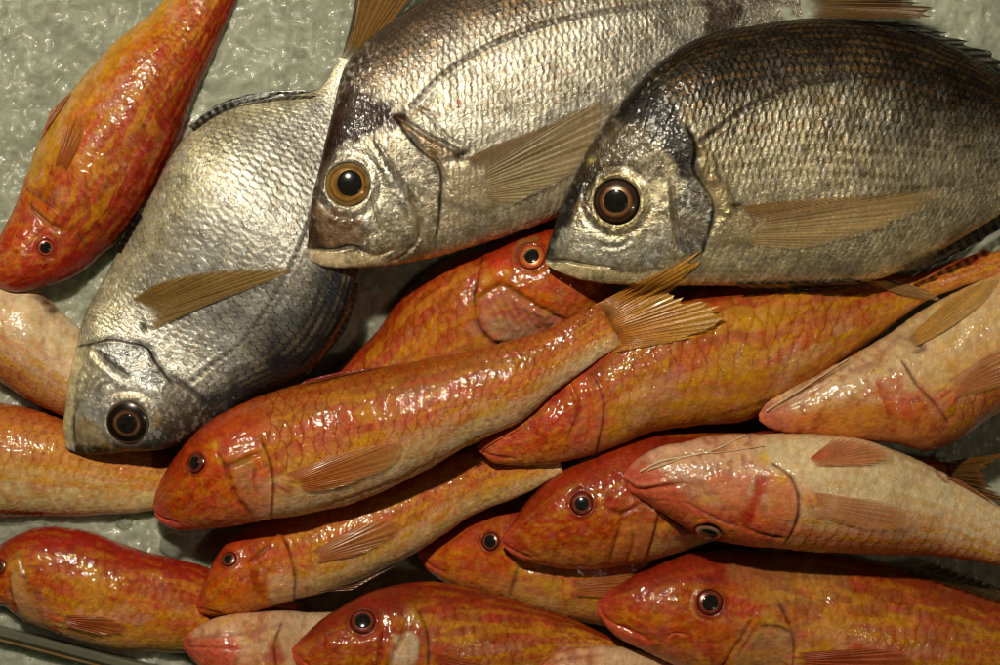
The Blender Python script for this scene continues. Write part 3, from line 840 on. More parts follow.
f = mullet('dark red mullet facing left in the lower centre, its brow shaded by the fish above',
  D=[(500,540),(509,526),(528,500),(550,478),(573,462),(605,446),(640,434),(690,428),(760,430),(830,441),(900,455),(955,464)],
  V=[(503,547),(512,555),(528,562),(548,567),(575,569),(605,569),(635,564),(680,552),(745,530),(815,510),(885,495),(950,486)],
  gill=[(652,470),(655,500),(652,525),(643,562)], eye=(580,501,12.5,7.5), red=0.55, seed=9, step=1.35, cd=(120, 32, 12), hc=(170, 60, 16), hb=(200, 110, 54), hd=(140, 42, 12),
  feats=lambda f: (groove(f, [(604,505),(620,510),(638,500)], 2.2, 2, (90, 24, 18), 0.8), groove(f, [(621,512),(617,532),(610,558)], 2.5, 2, (120, 40, 20), 0.6), groove(f, [(630,516),(632,540),(626,560)], 2, 1.2, (120, 40, 20), 0.4),
    area(f, [(620,520),(640,512),(650,530),(640,558),(615,562)], (200, 110, 60), 0.55, 8), swirl(f, 664, 531, 60, 4, 4.2), groove(f, [(502,543),(514,551),(530,557)], 1.8, 1.6, (140, 24, 18), 0.7),
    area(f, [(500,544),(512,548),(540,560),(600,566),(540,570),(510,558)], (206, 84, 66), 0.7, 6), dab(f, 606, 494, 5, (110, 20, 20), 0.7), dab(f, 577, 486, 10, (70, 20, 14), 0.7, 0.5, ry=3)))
add_fin(f, 'pectoral_fin', *paddle(668,530,745,515,7,11), (196, 104, 54), (206, 140, 80), rays=10, mat=M_FIN_THIN)
add_fin(f, 'tail_fin', [(945,462),(950,488)], [(1010,452),(985,474),(1012,505)], (132, 84, 30), (150, 100, 44), rays=18, mode='drape', ztip=22, ragged=0.15, raycol=(60, 40, 16))

f = mullet('orange mullet with small eye, slanting along below the long central mullet',
  D=[(196,605),(201,592),(211,565),(230,540),(258,522),(300,510),(350,496),(410,472),(465,450),(516,439),(548,433)],
  V=[(199,611),(208,615),(222,616),(248,613),(285,602),(325,592),(365,578),(420,550),(470,517),(525,493),(563,471)],
  gill=[(282,528),(292,550),(297,575),(294,602)], eye=(231,557,8.5,5.5,0.75,10), red=0.12, seed=10, cd=(170, 80, 24), cm=(206, 136, 50), cr=(192, 92, 34), cb=(216, 192, 136), yel=1.0, pink=0.8, hc=(194, 88, 14), hd=(168, 56, 12), hb=(204, 126, 40),
  feats=lambda f: (groove(f, [(252,560),(262,552),(274,543)], 2, 2, (90, 24, 20), 0.8), groove(f, [(256,566),(260,582),(267,600)], 3, 2.5, (140, 44, 20), 0.75), area(f, [(272,572),(286,570),(294,580),(292,600),(278,602),(272,590)], (214, 170, 120), 0.8, 6, 1),
    swirl(f, 307, 562, 20, 4, 4), dab(f, 254, 544, 6, (140, 30, 20), 0.7), groove(f, [(198,608),(210,610),(222,612)], 1.6, 1, (150, 30, 20), 0.6)))
add_fin(f, 'pectoral_fin', *paddle(312,558,402,524,6,13), (200, 110, 44), (206, 140, 74), rays=11, mat=M_FIN_THIN)
add_fin(f, 'pelvic_fin', [(318,592),(352,583)], [(352,590),(395,566)], (120, 70, 40), (150, 100, 60), rays=8, mode='drape', z=36, ztip=30)

f = mullet('large glossy mullet under the belly of the right sea bream, snout under the central mullet',
  D=[(476,447),(488,434),(515,413),(548,388),(590,352),(640,308),(700,284),(770,272),(850,270),(915,273),(1010,240)],
  V=[(479,452),(495,463),(522,466),(560,462),(605,450),(650,432),(700,425),(757,417),(846,362),(925,302),(1010,272)],
  gill=[(590,372),(600,392),(602,412),(595,452)], red=0.5, seed=11, step=1.35, cd=(128, 44, 14), cm=(194, 128, 40), cr=(184, 82, 34), cb=(176, 108, 34), pink=0.9, yel=1.0, rows=9, amp=0.9, net=0.5, ratio=0.66,
  feats=lambda f: (area(f, [(570,384),(590,380),(606,400),(600,440),(575,452),(566,420)], (190, 84, 66), 0.45, 12, ns=6), groove(f, [(570,382),(577,410),(568,440)], 2.4, 2.5, (120, 20, 16), 0.8), groove(f, [(584,386),(590,410),(586,440)], 2, 1.5, (200, 40, 40), 0.7),
    dab(f, 574, 384, 8, (206, 100, 20), 0.9, 1), groove(f, [(478,450),(495,456),(515,459)], 1.6, 1.2, (150, 30, 24), 0.7), groove(f, [(700,420),(790,392),(870,340)], 2.5, 0.5, (120, 60, 30), 0.3)))
add_fin(f, 'tail_fin', [(1000,244),(1002,272)], [(1062,190),(1040,232),(1075,275)], (130, 70, 30), (160, 90, 40), rays=18, mode='drape')

f = mullet('small pale pink mullet belly up at the bottom edge, left of a bigger head',
  V=[(183,640),(191,631),(212,619),(243,613),(290,611),(330,612),(380,618),(430,630)],
  D=[(184,650),(194,664),(218,682),(258,696),(310,701),(380,692),(430,682),(470,672)],
  gill=[(283,622),(277,640),(279,660),(285,690)], roll=42, red=0.2, seed=12, mottle=0.3, cb=(216, 186, 150), hb=(212, 164, 124), hc=(200, 96, 66), yel=0.6,
  feats=lambda f: (area(f, [(270,640),(282,636),(286,665),(270,660)], (160, 40, 30), 0.7, 8), area(f, [(283,622),(300,628),(322,640),(310,660),(288,650)], (196, 160, 110), 0.5, 6), dab(f, 276, 638, 5, (190, 150, 30), 0.6),
    area(f, [(183,640),(200,634),(240,640),(230,664),(196,664)], (204, 74, 58), 0.75, 9), groove(f, [(184,644),(210,634),(250,630),(290,622)], 2, 1.4, (160, 90, 70), 0.6), groove(f, [(186,646),(215,645),(245,646)], 1.6, 1.0, (160, 50, 40), 0.5)))

f = mullet('brown red mullet with wide dark eye at the bottom edge, left of centre',
  D=[(292,649),(300,640),(321,621),(350,601),(385,588),(430,582),(475,588),(520,602),(570,618),(620,642)],
  V=[(293,657),(303,675),(325,692),(355,704),(395,712),(440,714),(490,700),(540,680),(590,664),(635,655)],
  gill=[(412,598),(426,620),(430,645),(428,700)], eye=(364,618,14,8.5), red=0.5, seed=14, cd=(118, 38, 12), cm=(180, 104, 30), cr=(156, 68, 22), hc=(164, 72, 18), hd=(124, 40, 12), cb=(196, 134, 48), net=0.7, amp=0.9,
  feats=lambda f: (area(f, [(396,632),(412,626),(420,640),(408,668),(392,668)], (200, 176, 144), 0.85, 6, 1.5), groove(f, [(408,616),(404,632),(394,650),(388,668)], 2.2, 2, (110, 60, 40), 0.7), groove(f, [(388,620),(384,640),(378,668)], 3, 2, (130, 30, 20), 0.8),
    dab(f, 391, 615, 6, (150, 30, 30), 0.6), groove(f, [(293,652),(305,660),(320,672)], 2, 1.4, (170, 40, 26), 0.7), area(f, [(292,650),(302,654),(325,680),(305,680)], (200, 60, 44), 0.7, 7), dab(f, 414, 610, 6, (190, 150, 60), 0.6)))
add_fin(f, 'pectoral_fin', *paddle(432,660,500,682,7,12), (190, 70, 34), (200, 110, 60), rays=9, mat=M_FIN_THIN)

f = mullet('pale mullet belly up, only its upper flank showing at the bottom edge right of centre',
  V=[(541,664),(563,652),(605,646),(640,650),(680,662),(740,684),(800,705)],
  D=[(542,670),(558,690),(600,715),(650,735),(700,748),(760,752),(810,745)],
  roll=48, red=0.2, seed=13, mottle=0.3, cb=(214, 180, 142), hb=(210, 158, 120), hc=(196, 90, 50), yel=0.6, step=1.8,
  feats=lambda f: (groove(f, [(545,663),(570,657),(605,652)], 2, 1.4, (150, 70, 50), 0.6),))

f = mullet('big mullet in the lower right corner with pale torn gill cover',
  D=[(596,602),(604,594),(624,581),(650,568),(680,556),(720,551),(775,551),(840,555),(910,572),(1000,602),(1080,640)],
  V=[(597,612),(605,625),(622,639),(648,653),(680,667),(720,680),(775,692),(840,701),(910,704),(1000,698),(1080,690)],
  gill=[(772,596),(784,622),(788,645),(782,690)], eye=(706,597,14.5,9.2), red=0.45, seed=15, step=1.35, cd=(128, 50, 16), cm=(190, 122, 44), cr=(176, 84, 26), cb=(206, 150, 66), hc=(182, 70, 16), hd=(128, 36, 12), yel=0.9, rows=11, amp=0.7, net=0.4,
  feats=lambda f: (area(f, [(742,624),(760,612),(782,624),(786,650),(760,668),(734,668),(730,645)], (164, 128, 84), 0.8, 14, 0.5, ns=9, nk=1.1), dab(f, 764, 612, 7, (200, 150, 24), 0.8), dab(f, 770, 645, 8, (200, 140, 24), 0.7, ry=3), groove(f, [(756,620),(772,622),(783,626)], 2.4, 3.5, (60, 14, 12), 0.9),
    groove(f, [(746,616),(738,632),(728,648),(718,666)], 2.4, 2.5, (130, 30, 18), 0.8), groove(f, [(752,620),(744,634),(736,648)], 1.8, 1.5, (150, 40, 24), 0.6), groove(f, [(598,606),(609,621),(628,628),(650,637)], 2.2, 1.8, (150, 24, 20), 0.75),
    area(f, [(596,606),(608,622),(640,634),(656,640),(640,646),(612,634)], (204, 66, 54), 0.75, 6, 1.0), groove(f, [(665,633),(672,629),(684,631)], 1.4, 1.0, (220, 120, 70), 0.8), dab(f, 708, 576, 14, (100, 18, 16), 0.8, 0.8, ry=4), groove(f, [(690,588),(688,602),(694,612),(706,616)], 1.4, 1.0, (214, 150, 90), 0.6),
    area(f, [(715,560),(800,556),(850,575),(800,600),(750,590)], (150, 110, 60), 0.5, 16), groove(f, [(800,562),(815,590),(826,606)], 2.4, 0.6, (160, 130, 70), 0.5), groove(f, [(840,566),(856,590),(870,606)], 3, 0.6, (150, 34, 20), 0.6), swirl(f, 790, 655, 10, 3, 5)))
add_fin(f, 'pectoral_fin', *paddle(796,662,915,664,9,15), (190, 76, 34), (196, 100, 50), rays=13, mat=M_FIN)
add_fin(f, 'dorsal_fin', [(905,572),(1000,602)], [(935,564),(1010,592)], (90, 56, 22), (84, 56, 26), rays=9, mode='drape', z=float(f.zm[f.NS*3//4])-4, ztip=float(f.zm[f.NS*3//4])-14, mat=M_FIN_THIN)

f = mullet('mullet turned belly up at the right edge with a broad yellow fin',
  V=[(759,414),(766,403),(785,392),(815,376),(848,358),(890,333),(923,310),(968,287),(1040,262),(1130,262)],
  D=[(759,421),(768,428),(794,434),(840,438),(894,443),(925,451),(955,441),(1000,412),(1070,370),(1150,322)],
  gill=[(896,362),(910,385),(926,402),(940,420)], gh=3, roll=40, red=0.35, seed=16, mottle=0.4, cb=(214, 188, 136), cm=(208, 144, 78), cr=(196, 90, 48), stops=[-1,-0.75,-0.35,0.02,0.4,0.85], hb=(210, 176, 134), hc=(204, 116, 58), yel=1.0, rk=0.2,
  feats=lambda f: (area(f, [(864,388),(882,378),(904,388),(918,405),(900,420),(880,410)], (192, 54, 26), 0.55, 20, 0.5, ns=7, nk=1.2), groove(f, [(763,412),(797,391),(848,362)], 2.4, 2.2, (110, 50, 40), 0.8), groove(f, [(764,418),(790,402),(830,380)], 1.8, 1.2, (160, 90, 70), 0.5),
    area(f, [(759,412),(772,402),(790,412),(790,430),(766,428)], (190, 110, 90), 0.6, 7), swirl(f, 940, 392, 140, 4, 5.5), groove(f, [(874,384),(884,410),(894,434)], 3, 1.6, (170, 50, 24), 0.6), area(f, [(820,410),(862,404),(880,420),(860,436),(826,432)], (206, 130, 50), 0.7, 10),
    area(f, [(890,336),(910,330),(922,346),(905,352)], (150, 120, 90), 0.5, 8), groove(f, [(905,338),(916,348),(908,352)], 2, 2, (60, 30, 20), 0.8)))
add_fin(f, 'pelvic_fin', [(908,338),(913,348)], [(945,302),(972,284),(998,278),(985,300),(966,316),(945,331)], (206, 150, 60), (206, 160, 90), rays=11, mat=M_FIN, raylin=0.4, raycol=(160, 104, 30))
add_fin(f, 'pectoral_fin', *paddle(950,390,1030,352,9,17), (208, 124, 60), (210, 140, 80), rays=14, mat=M_FIN_THIN, solid0=0.3, ray_amp=0.4, raylin=0.35)
add_tube(f, 'barbel', [(766,411),(800,390),(848,359)], 1.5, 0.8, (206, 168, 130), lift=1.0)

f = mullet('mullet lying belly up at the right with two white barbels on its chin',
  V=[(623,474),(633,462),(652,449),(683,441),(721,435),(770,434),(830,435),(883,446),(930,466),(979,494),(1030,525),(1090,560)],
  D=[(624,480),(630,491),(645,502),(668,517),(695,534),(740,545),(800,550),(870,554),(930,555),(985,563),(1030,575),(1080,590)],
  gill=[(768,462),(784,474),(792,494),(790,520),(782,540)], gh=2.6, roll=52, eye=(706,531,14.5,9.5), red=0.15, seed=17, mottle=0.25, cb=(224, 204, 160), cm=(220, 164, 116), cr=(200, 92, 56), cd=(180, 74, 34), stops=[-1,-0.72,-0.30,0.12,0.4,0.85], hb=(212, 164, 130), hc=(204, 92, 54), hd=(190, 74, 30), yel=0.9, rk=0.15, pink=0.4, pen=0.36, step=1.35, ratio=0.8,
  eyec=[(0, (20, 16, 14)), (0.5, (40, 34, 30)), (0.7, (150, 110, 90)), (0.85, (196, 150, 120)), (1, (120, 50, 30))],
  feats=lambda f: (area(f, [(624,474),(640,464),(660,470),(672,486),(690,508),(660,510),(630,490)], (204, 84, 66), 0.7, 8), groove(f, [(625,482),(637,489),(662,485),(682,481)], 2.0, 2.0, (150, 40, 34), 0.7), ridge(f, [(625,477),(640,484),(664,480)], 2, 1.0, (214, 130, 110), 0.6),
    area(f, [(700,476),(720,470),(744,474),(738,500),(716,496)], (208, 104, 66), 0.6, 8, 0.8), area(f, [(754,474),(762,478),(752,505),(742,526),(736,520),(744,498)], (170, 40, 26), 0.85, 7, -0.8), area(f, [(764,470),(782,474),(790,494),(786,515),(768,510),(762,490)], (208, 110, 56), 0.7, 8, 0.6),
    dab(f, 760, 456, 5, (214, 176, 20), 0.9), dab(f, 775, 476, 6, (214, 160, 20), 0.7), groove(f, [(660,456),(690,452),(730,446)], 2.5, 1.4, (150, 110, 80), 0.5), groove(f, [(740,524),(760,532),(780,536)], 2, 1.6, (120, 30, 20), 0.7), swirl(f, 806, 498, 60, 4, 4.5),
    dab(f, 775, 535, 3.5, (14, 8, 6), 0.9, -1, ry=1.2), groove(f, [(935,470),(945,480),(950,476)], 2.4, 2, (150, 60, 50), 0.7), area(f, [(800,525),(870,535),(940,545),(960,556),(880,550),(800,545)], (196, 86, 44), 0.5, 10), groove(f, [(682,500),(720,520),(735,524)], 1.6, 1, (190, 110, 120), 0.5)))
add_fin(f, 'pelvic_fin', [(809,459),(815,466)], [(836,437),(862,439),(886,448),(892,456),(870,466)], (206, 70, 30), (218, 176, 126), rays=13, mat=M_FIN_THIN, raylin=0.5, raycol=(196, 70, 34), fade=0.05, ray_amp=0.4, ucol=(210, 150, 100))
add_fin(f, 'pectoral_fin', *paddle(812,504,915,522,12,15), (214, 140, 86), (214, 156, 106), rays=15, mat=M_FIN_THIN, raylin=0.4, solid0=0.25, ray_amp=0.3, raycol=(200, 78, 30), fade=0.05)
add_fin(f, 'anal_fin', [(946,477),(985,498)], [(960,480),(1000,505)], (190, 90, 60), (206, 150, 110), rays=8, mode='lay', lift=2.0)
add_tube(f, 'barbel', [(640,471),(662,461),(690,456),(716,449),(745,435)], 1.2, 0.8, (216, 190, 152), lift=0.6)
add_tube(f, 'barbel', [(648,470),(672,462),(694,454),(724,452),(764,446)], 1.1, 0.4, (208, 170, 130), lift=0.5)

f = mullet('crimson and yellow mullet hanging down from the top left corner, head at the left edge',
  D=[(-8,284),(10,291),(29,290),(68,279),(101,256),(135,222),(167,163),(196,95),(217,45),(240,-5),(262,-70)],
  V=[(-14,272),(-8,255),(0,238),(13,209),(27,172),(45,128),(75,86),(116,42),(150,14),(185,-28),(225,-85)],
  gill=[(30,190),(55,205),(78,226),(92,250)], gh=2.0, eye=(51.5,249,9,6), red=0.6, seed=18, step=1.35, cd=(120, 24, 10), cm=(196, 104, 16), cr=(160, 46, 12), cb=(208, 158, 40), cy=(206, 144, 14), yel=0.9, stops=[-1,-0.6,-0.25,0.12,0.42,0.8], rows=14, amp=0.9, hc=(178, 54, 22), hd=(132, 28, 18), hb=(186, 70, 30), net=0.8,
  eyec=[(0, (90, 40, 20)), (0.45, (130, 60, 30)), (0.62, (60, 30, 20)), (0.75, (190, 80, 50)), (0.93, (160, 60, 36)), (1, (70, 20, 12))],
  feats=lambda f: (groove(f, [(32,204),(45,216),(56,225),(70,232)], 2, 2.2, (80, 14, 10), 0.8), dab(f, 66, 230, 7, (70, 12, 14), 0.8, -1), dab(f, 62, 196, 8, (130, 40, 16), 0.6, 1.5), dab(f, 50, 192, 8, (150, 60, 16), 0.6, 1.5), groove(f, [(37,262),(38,246),(48,234),(60,228)], 2, 1.0, (190, 90, 20), 0.5),
    swirl(f, 64, 180, -60, 4, 4.2, (160, 34, 20), (190, 100, 30)), dab(f, 72, 205, 4, (190, 100, 90), 0.7, 1)))
add_fin(f, 'pectoral_fin', *paddle(60,170,80,116,6,9), (190, 90, 26), (206, 130, 40), rays=9, mat=M_FIN_THIN)
add_fin(f, 'pelvic_fin', [(40,140),(48,128)], [(50,112),(62,100),(72,92)], (196, 96, 40), (190, 110, 60), rays=8, mode='drape', z=40, ztip=34)
add_fin(f, 'dorsal_fin', [(150,196),(185,122)], [(160,188),(192,116)], (90, 20, 14), (70, 16, 14), rays=9, mode='drape', z=40, ztip=38, ray_amp=0.2, raylin=0.1)

# --- the three sea bream
f = bream('bright silver sea bream lying head down at the left, its fin dark edged',
  eye=(130.6, 421.5, 21, 9.5, 0.85, -30, (1, 1)),
  D=[(70,451),(95,454),(122,452),(165,448),(200,430),(255,395),(308,368),(340,325),(356,275),(368,220),(370,160),(362,100),(362,62)],
  V=[(66,446),(63,425),(66,400),(72,365),(84,318),(98,290),(119,252),(146,207),(179,146),(215,114),(270,98),(318,88),(341,56)],
  gill=[(81,346),(98,343),(115,340),(134,343),(151,348),(158,360),(166,371),(175,382),(204,396)], gh=3, seed=21, rows=27, ll=0.42,
  cd=(60, 62, 66), cm=(206, 204, 194), cb=(214, 202, 164), cs=(150, 128, 90), glint=0.6, rim=0.95, sk=0.5, d0=0.3, d1=0.85, amp=1.3, loose=0.35, rim0=0.75, step=1.3, met=0.5,
  eyec=[(0, (30, 24, 18)), (0.45, (50, 34, 22)), (0.52, (130, 92, 58)), (0.60, (86, 58, 38)), (0.68, (28, 22, 18)), (0.9, (38, 30, 24)), (0.97, (120, 100, 70)), (1, (50, 40, 26))],
  feats=lambda f: (lateral(f, [(194,382),(215,365),(245,342),(270,308),(294,268),(315,215),(330,150),(343,90)]), plate(f, [(81,346),(98,343),(115,340),(134,343),(151,348),(158,360),(166,371),(175,382)], L=14, h=4.0, gapw=4.6), groove(f, [(175,376),(190,386),(204,398),(212,408)], 2.2, 2.0, (30, 22, 16), 0.8),
    area(f, [(100,346),(125,344),(150,352),(160,372),(165,385),(150,385),(132,374),(110,360)], (150, 152, 156), 0.7, 6, -0.6, silver=0.7), groove(f, [(98,351),(114,364),(132,376)], 2.2, 2.2, (70, 58, 40), 0.8), ridge(f, [(92,356),(110,372),(130,386)], 4, 1.4),
    area(f, [(160,395),(180,380),(205,398),(215,420),(180,440),(165,448),(160,420)], (74, 58, 40), 0.75, 16, silver=0.3), area(f, [(150,350),(176,378),(180,390),(160,388)], (90, 80, 60), 0.3, 8),
    area(f, [(76,452),(74,430),(80,415),(100,420),(112,440),(125,451),(100,455)], (150, 118, 50), 0.7, 10, silver=0.3), area(f, [(74,452),(76,445),(100,447),(118,450),(100,456)], (40, 34, 24), 0.8, 5),
    area(f, [(74,447),(66,445),(62,425),(66,395),(72,372),(82,352),(84,360),(79,385),(75,404),(75,425)], (206, 190, 146), 0.9, 4, silver=0.05), groove(f, [(75,449),(74,430),(75,416),(79,403)], 2.0, 2.6, (24, 18, 12), 0.9), groove(f, [(79,403),(84,390),(94,372)], 2, 1.2, (110, 90, 60), 0.6),
    groove(f, [(90,395),(98,380),(112,376)], 1.6, 0.9, (110, 92, 66), 0.6), groove(f, [(92,402),(102,386),(118,382)], 1.6, 0.9, (110, 92, 66), 0.6), area(f, [(98,404),(125,390),(150,400),(160,425),(155,445),(158,400)], (170, 132, 64), 0.45, 8),
    dab(f, 150, 318, 10, (120, 110, 96), 0.5, 1.5), dab(f, 148, 328, 5, (20, 16, 14), 0.9, -2.5, ry=2.5, ang=60), area(f, [(205,400),(260,375),(320,335),(350,290),(356,300),(340,345),(306,372),(255,398)], (30, 32, 38), 0.7, 14)))  # last area: dark back, its own colour with shade painted in
add_fin(f, 'pectoral_fin', [(131,300),(142,312),(150,332)], [(158,283),(182,276),(220,270),(262,268),(296,268),(262,284),(228,297),(190,312)], (146, 112, 50), (160, 124, 60), rays=20, mat=M_FIN, raycol=(92, 62, 24), lift=1.3, ray_amp=0.6, seed=1, ucol=(170, 136, 76), solid0=0.65, raylin=0.45, ragged=0.04)
add_fin(f, 'tail_fin', [(341,60),(362,66)], [(352,20),(366,-40),(395,-30),(440,-45),(408,0)], (150, 106, 40), (150, 108, 50), rays=20, mode='drape', ztip=36, raycol=(90, 60, 22))
add_fin(f, 'anal_fin', [(194,130),(224,111),(270,99),(308,93)], [(188,126),(220,103),(268,91),(316,90)], (40, 36, 32), (18, 16, 16), rays=16, mode='drape', z=34, ztip=32, ragged=0.06, ray_amp=0.05, raylin=0.0)
add_fin(f, 'dorsal_fin', [(300,368),(338,324),(352,282)], [(308,374),(345,330),(360,284)], (26, 24, 24), (18, 17, 17), rays=14, mode='drape', z=32, ztip=28, ray_amp=0.15, raylin=0.1)
add_fin(f, 'pelvic_fin', [(121,252),(142,215)], [(116,250),(136,212)], (22, 20, 20), (20, 18, 16), rays=6, mode='drape', z=30, ztip=28)

f = bream('brownish sea bream with a golden eye in the top middle, belly to the lower mullets',
  eye=(349.5, 185.5, 21.5, 13.5, 0.95, 0, (1, 0)),
  D=[(307,248),(311,204),(319,168),(332,116),(345,68),(365,43),(395,19),(430,-3),(500,-33),(600,-50),(700,-42),(797,-20)],
  V=[(308,260),(326,267),(350,268),(384,266),(415,261),(440,255),(470,247),(500,238),(560,215),(650,155),(730,70),(802,17)],
  gill=[(399,124),(411,142),(425,156),(439,168),(442,183),(440,216),(437,234),(430,254)], seed=22, rows=34, ll=0.42,
  cd=(98, 84, 72), cm=(196, 190, 174), cb=(204, 186, 152), cs=(132, 100, 56), glint=0.5, rim=0.85, sk=0.6, d0=0.2, d1=0.75, amp=0.85, step=1.3,
  eyec=[(0, (90, 64, 30)), (0.5, (104, 74, 34)), (0.62, (150, 108, 48)), (0.72, (168, 124, 58)), (0.78, (110, 74, 34)), (0.88, (160, 120, 60)), (0.96, (150, 128, 90)), (1, (60, 48, 34))],
  feats=lambda f: (lateral(f, [(414,110),(440,82),(475,58),(520,37),(580,20),(660,8),(740,2),(795,0)]), plate(f, [(399,124),(411,142),(425,156),(439,168),(442,183),(441,200),(440,216),(437,234)], L=16, h=4.2, gapw=4.4), groove(f, [(377,142),(396,173),(411,197),(421,221),(420,238),(406,255),(389,264)], 2.2, 2.0, (84, 54, 34), 0.75),
    ridge(f, [(372,146),(392,180),(406,204),(414,224),(410,240)], 5, 1.6), area(f, [(332,118),(345,90),(362,92),(400,112),(408,124),(385,134),(362,142),(340,152),(322,178),(318,205),(310,235),(308,215),(318,170)], (46, 27, 16), 1.0, 14, silver=0.02),
    area(f, [(312,205),(335,208),(360,222),(366,244),(330,250),(309,246)], (96, 62, 24), 0.85, 14, silver=0.12), area(f, [(310,215),(318,212),(322,246),(308,248)], (60, 42, 26), 0.8, 8), area(f, [(340,120),(395,40),(450,20),(500,10),(480,-20),(395,15),(360,50)], (90, 76, 66), 0.35, 26),
    area(f, [(308,251),(311,263),(326,268),(352,269),(386,267),(398,262),(376,258),(358,255),(335,251)], (206, 184, 146), 0.9, 5, silver=0.05), groove(f, [(307,249),(335,250),(352,247),(363,249)], 1.8, 2.6, (30, 18, 10), 0.9), dab(f, 361, 251, 7, (24, 14, 8), 0.9, -2, ry=3, ang=10), groove(f, [(360,252),(378,256),(395,250)], 2, 1.4, (110, 80, 50), 0.6),
    groove(f, [(398,120),(412,128),(430,140),(455,152),(462,160)], 2.4, 2.2, (110, 78, 44), 0.6), area(f, [(405,128),(432,142),(458,158),(442,168),(425,152)], (140, 104, 56), 0.6, 8, 1.2), dab(f, 463, 158, 7, (18, 12, 8), 0.95, -2.6, ry=4, ang=-20), area(f, [(445,170),(470,165),(495,185),(490,210),(450,205)], (176, 156, 122), 0.6, 12, 1.6),
    groove(f, [(407,106),(430,118),(448,140),(466,150)], 2, 1, (120, 92, 60), 0.4), dab(f, 460, 106, 2.6, (120, 16, 16), 0.95, 0.3, ry=3.4), area(f, [(703,5),(741,5),(741,30),(720,60),(704,40)], (60, 44, 34), 0.85, 14),
    area(f, [(366,146),(390,140),(410,160),(432,172),(436,220),(424,215),(408,190),(394,165)], (166, 152, 126), 0.5, 8, silver=0.6), groove(f, [(372,190),(378,214),(386,236)], 1.8, 0.8, (130, 100, 66), 0.4)))
add_fin(f, 'pectoral_fin', [(461,160),(472,178),(490,202)], [(500,143),(549,123),(612,98),(606,135),(584,166),(540,192),(507,208)], (134, 98, 48), (150, 116, 66), rays=26, mat=M_FIN_THIN, raycol=(100, 70, 32), lift=1.3, ray_amp=0.7, raylin=0.5, ragged=0.05, seed=2, ucol=(200, 178, 132), solid0=0.85)
add_fin(f, 'tail_fin', [(800,-18),(804,17)], [(880,-70),(925,-50),(900,-10),(936,10),(932,17),(870,19)], (150, 112, 62), (120, 86, 46), rays=34, mode='drape', ztip=60, raycol=(60, 38, 18), raylin=0.8, ray_amp=1.0, ragged=0.08)

f = bream('dark backed sea bream at the upper right with a blue grey gill plate',
  eye=(615.5, 203, 22.5, 11.5, 1.0, 0, (-1, 0)),
  D=[(545,257),(550,239),(570,185),(606,120),(650,70),(699,38),(745,27),(811,19),(895,26),(965,52),(1030,95),(1110,140)],
  V=[(546,264),(556,271),(584,281),(633,285),(665,286),(700,286),(745,286),(800,285),(860,283),(915,265),(1000,216),(1110,180)],
  gill=[(662,122),(684,132),(692,150),(690,172),(700,188),(709,205),(707,226),(700,252),(690,272)], seed=23, rows=34, ll=0.42,
  cd=(46, 40, 32), cm=(182, 170, 138), cb=(212, 194, 152), cs=(92, 68, 36), glint=0.35, rim=0.9, sk=0.75, d0=-0.05, d1=0.62, amp=0.85, step=1.3, low=0.5,
  ring=(170, 150, 100),
  eyec=[(0, (60, 40, 22)), (0.5, (60, 40, 24)), (0.56, (160, 112, 72)), (0.64, (120, 78, 46)), (0.74, (44, 32, 24)), (0.84, (80, 56, 38)), (0.93, (36, 28, 22)), (1, (24, 18, 14))],
  feats=lambda f: (lateral(f, [(697,146),(715,132),(745,111),(785,92),(830,82),(890,80),(950,88),(1010,106),(1080,138)]), plate(f, [(684,132),(692,150),(690,172),(700,188),(709,205),(707,226),(700,252)], L=16, h=4.2, gapw=5.0), groove(f, [(669,188),(673,222),(678,252)], 2.0, 2.0, (40, 36, 40), 0.8), ridge(f, [(664,190),(667,224),(671,254)], 4, 1.4),
    area(f, [(672,190),(688,176),(702,194),(707,210),(704,228),(698,250),(680,255),(675,222)], (120, 122, 126), 0.6, 9, silver=0.7), area(f, [(628,92),(655,100),(684,130),(694,150),(692,180),(674,182),(664,160),(640,130),(616,118)], (26, 22, 18), 0.95, 12, silver=0.05),
    area(f, [(606,122),(640,128),(664,160),(668,180),(640,178),(600,168),(572,186),(590,150)], (84, 72, 54), 0.7, 14, silver=0.3), area(f, [(547,240),(572,184),(582,190),(566,230),(560,256),(546,258)], (46, 44, 42), 0.8, 10, silver=0.25),
    area(f, [(560,232),(590,226),(610,240),(640,240),(664,220),(668,255),(630,265),(585,262),(560,256)], (206, 202, 184), 0.85, 14, silver=0.6), groove(f, [(546,261),(565,261),(584,265),(608,268)], 1.8, 2.4, (20, 14, 10), 0.9),
    area(f, [(546,264),(556,276),(584,284),(620,287),(648,280),(660,272),(630,274),(608,270),(579,266)], (206, 186, 142), 0.9, 4, silver=0.05), groove(f, [(600,246),(618,248),(630,240)], 2.4, 1.2, (90, 90, 84), 0.5),
    area(f, [(700,190),(712,180),(730,205),(720,220),(712,210)], (190, 168, 120), 0.6, 8, 1.5), area(f, [(694,145),(712,160),(712,185),(700,185)], (110, 90, 50), 0.6, 8, 1), dab(f, 733, 209, 6, (16, 10, 8), 0.95, -2.4, ry=3, ang=15), area(f, [(720,215),(742,212),(752,240),(735,248),(712,240)], (196, 176, 130), 0.5, 12, 1.4),
    dab(f, 590, 162, 3, (190, 170, 90), 0.8, 0.5)))
for q in range(5):
    pass
add_fin(f, 'pectoral_fin', [(732,207),(742,222),(746,245)], [(790,200),(860,195),(946,191),(920,212),(860,236),(800,250)], (146, 104, 48), (190, 156, 100), rays=22, mat=M_FIN_THIN, raycol=(120, 82, 34), lift=1.3, ray_amp=0.5, seed=3, solid0=0.6, raylin=0.5, ucol=(206, 176, 120), ragged=0.05)
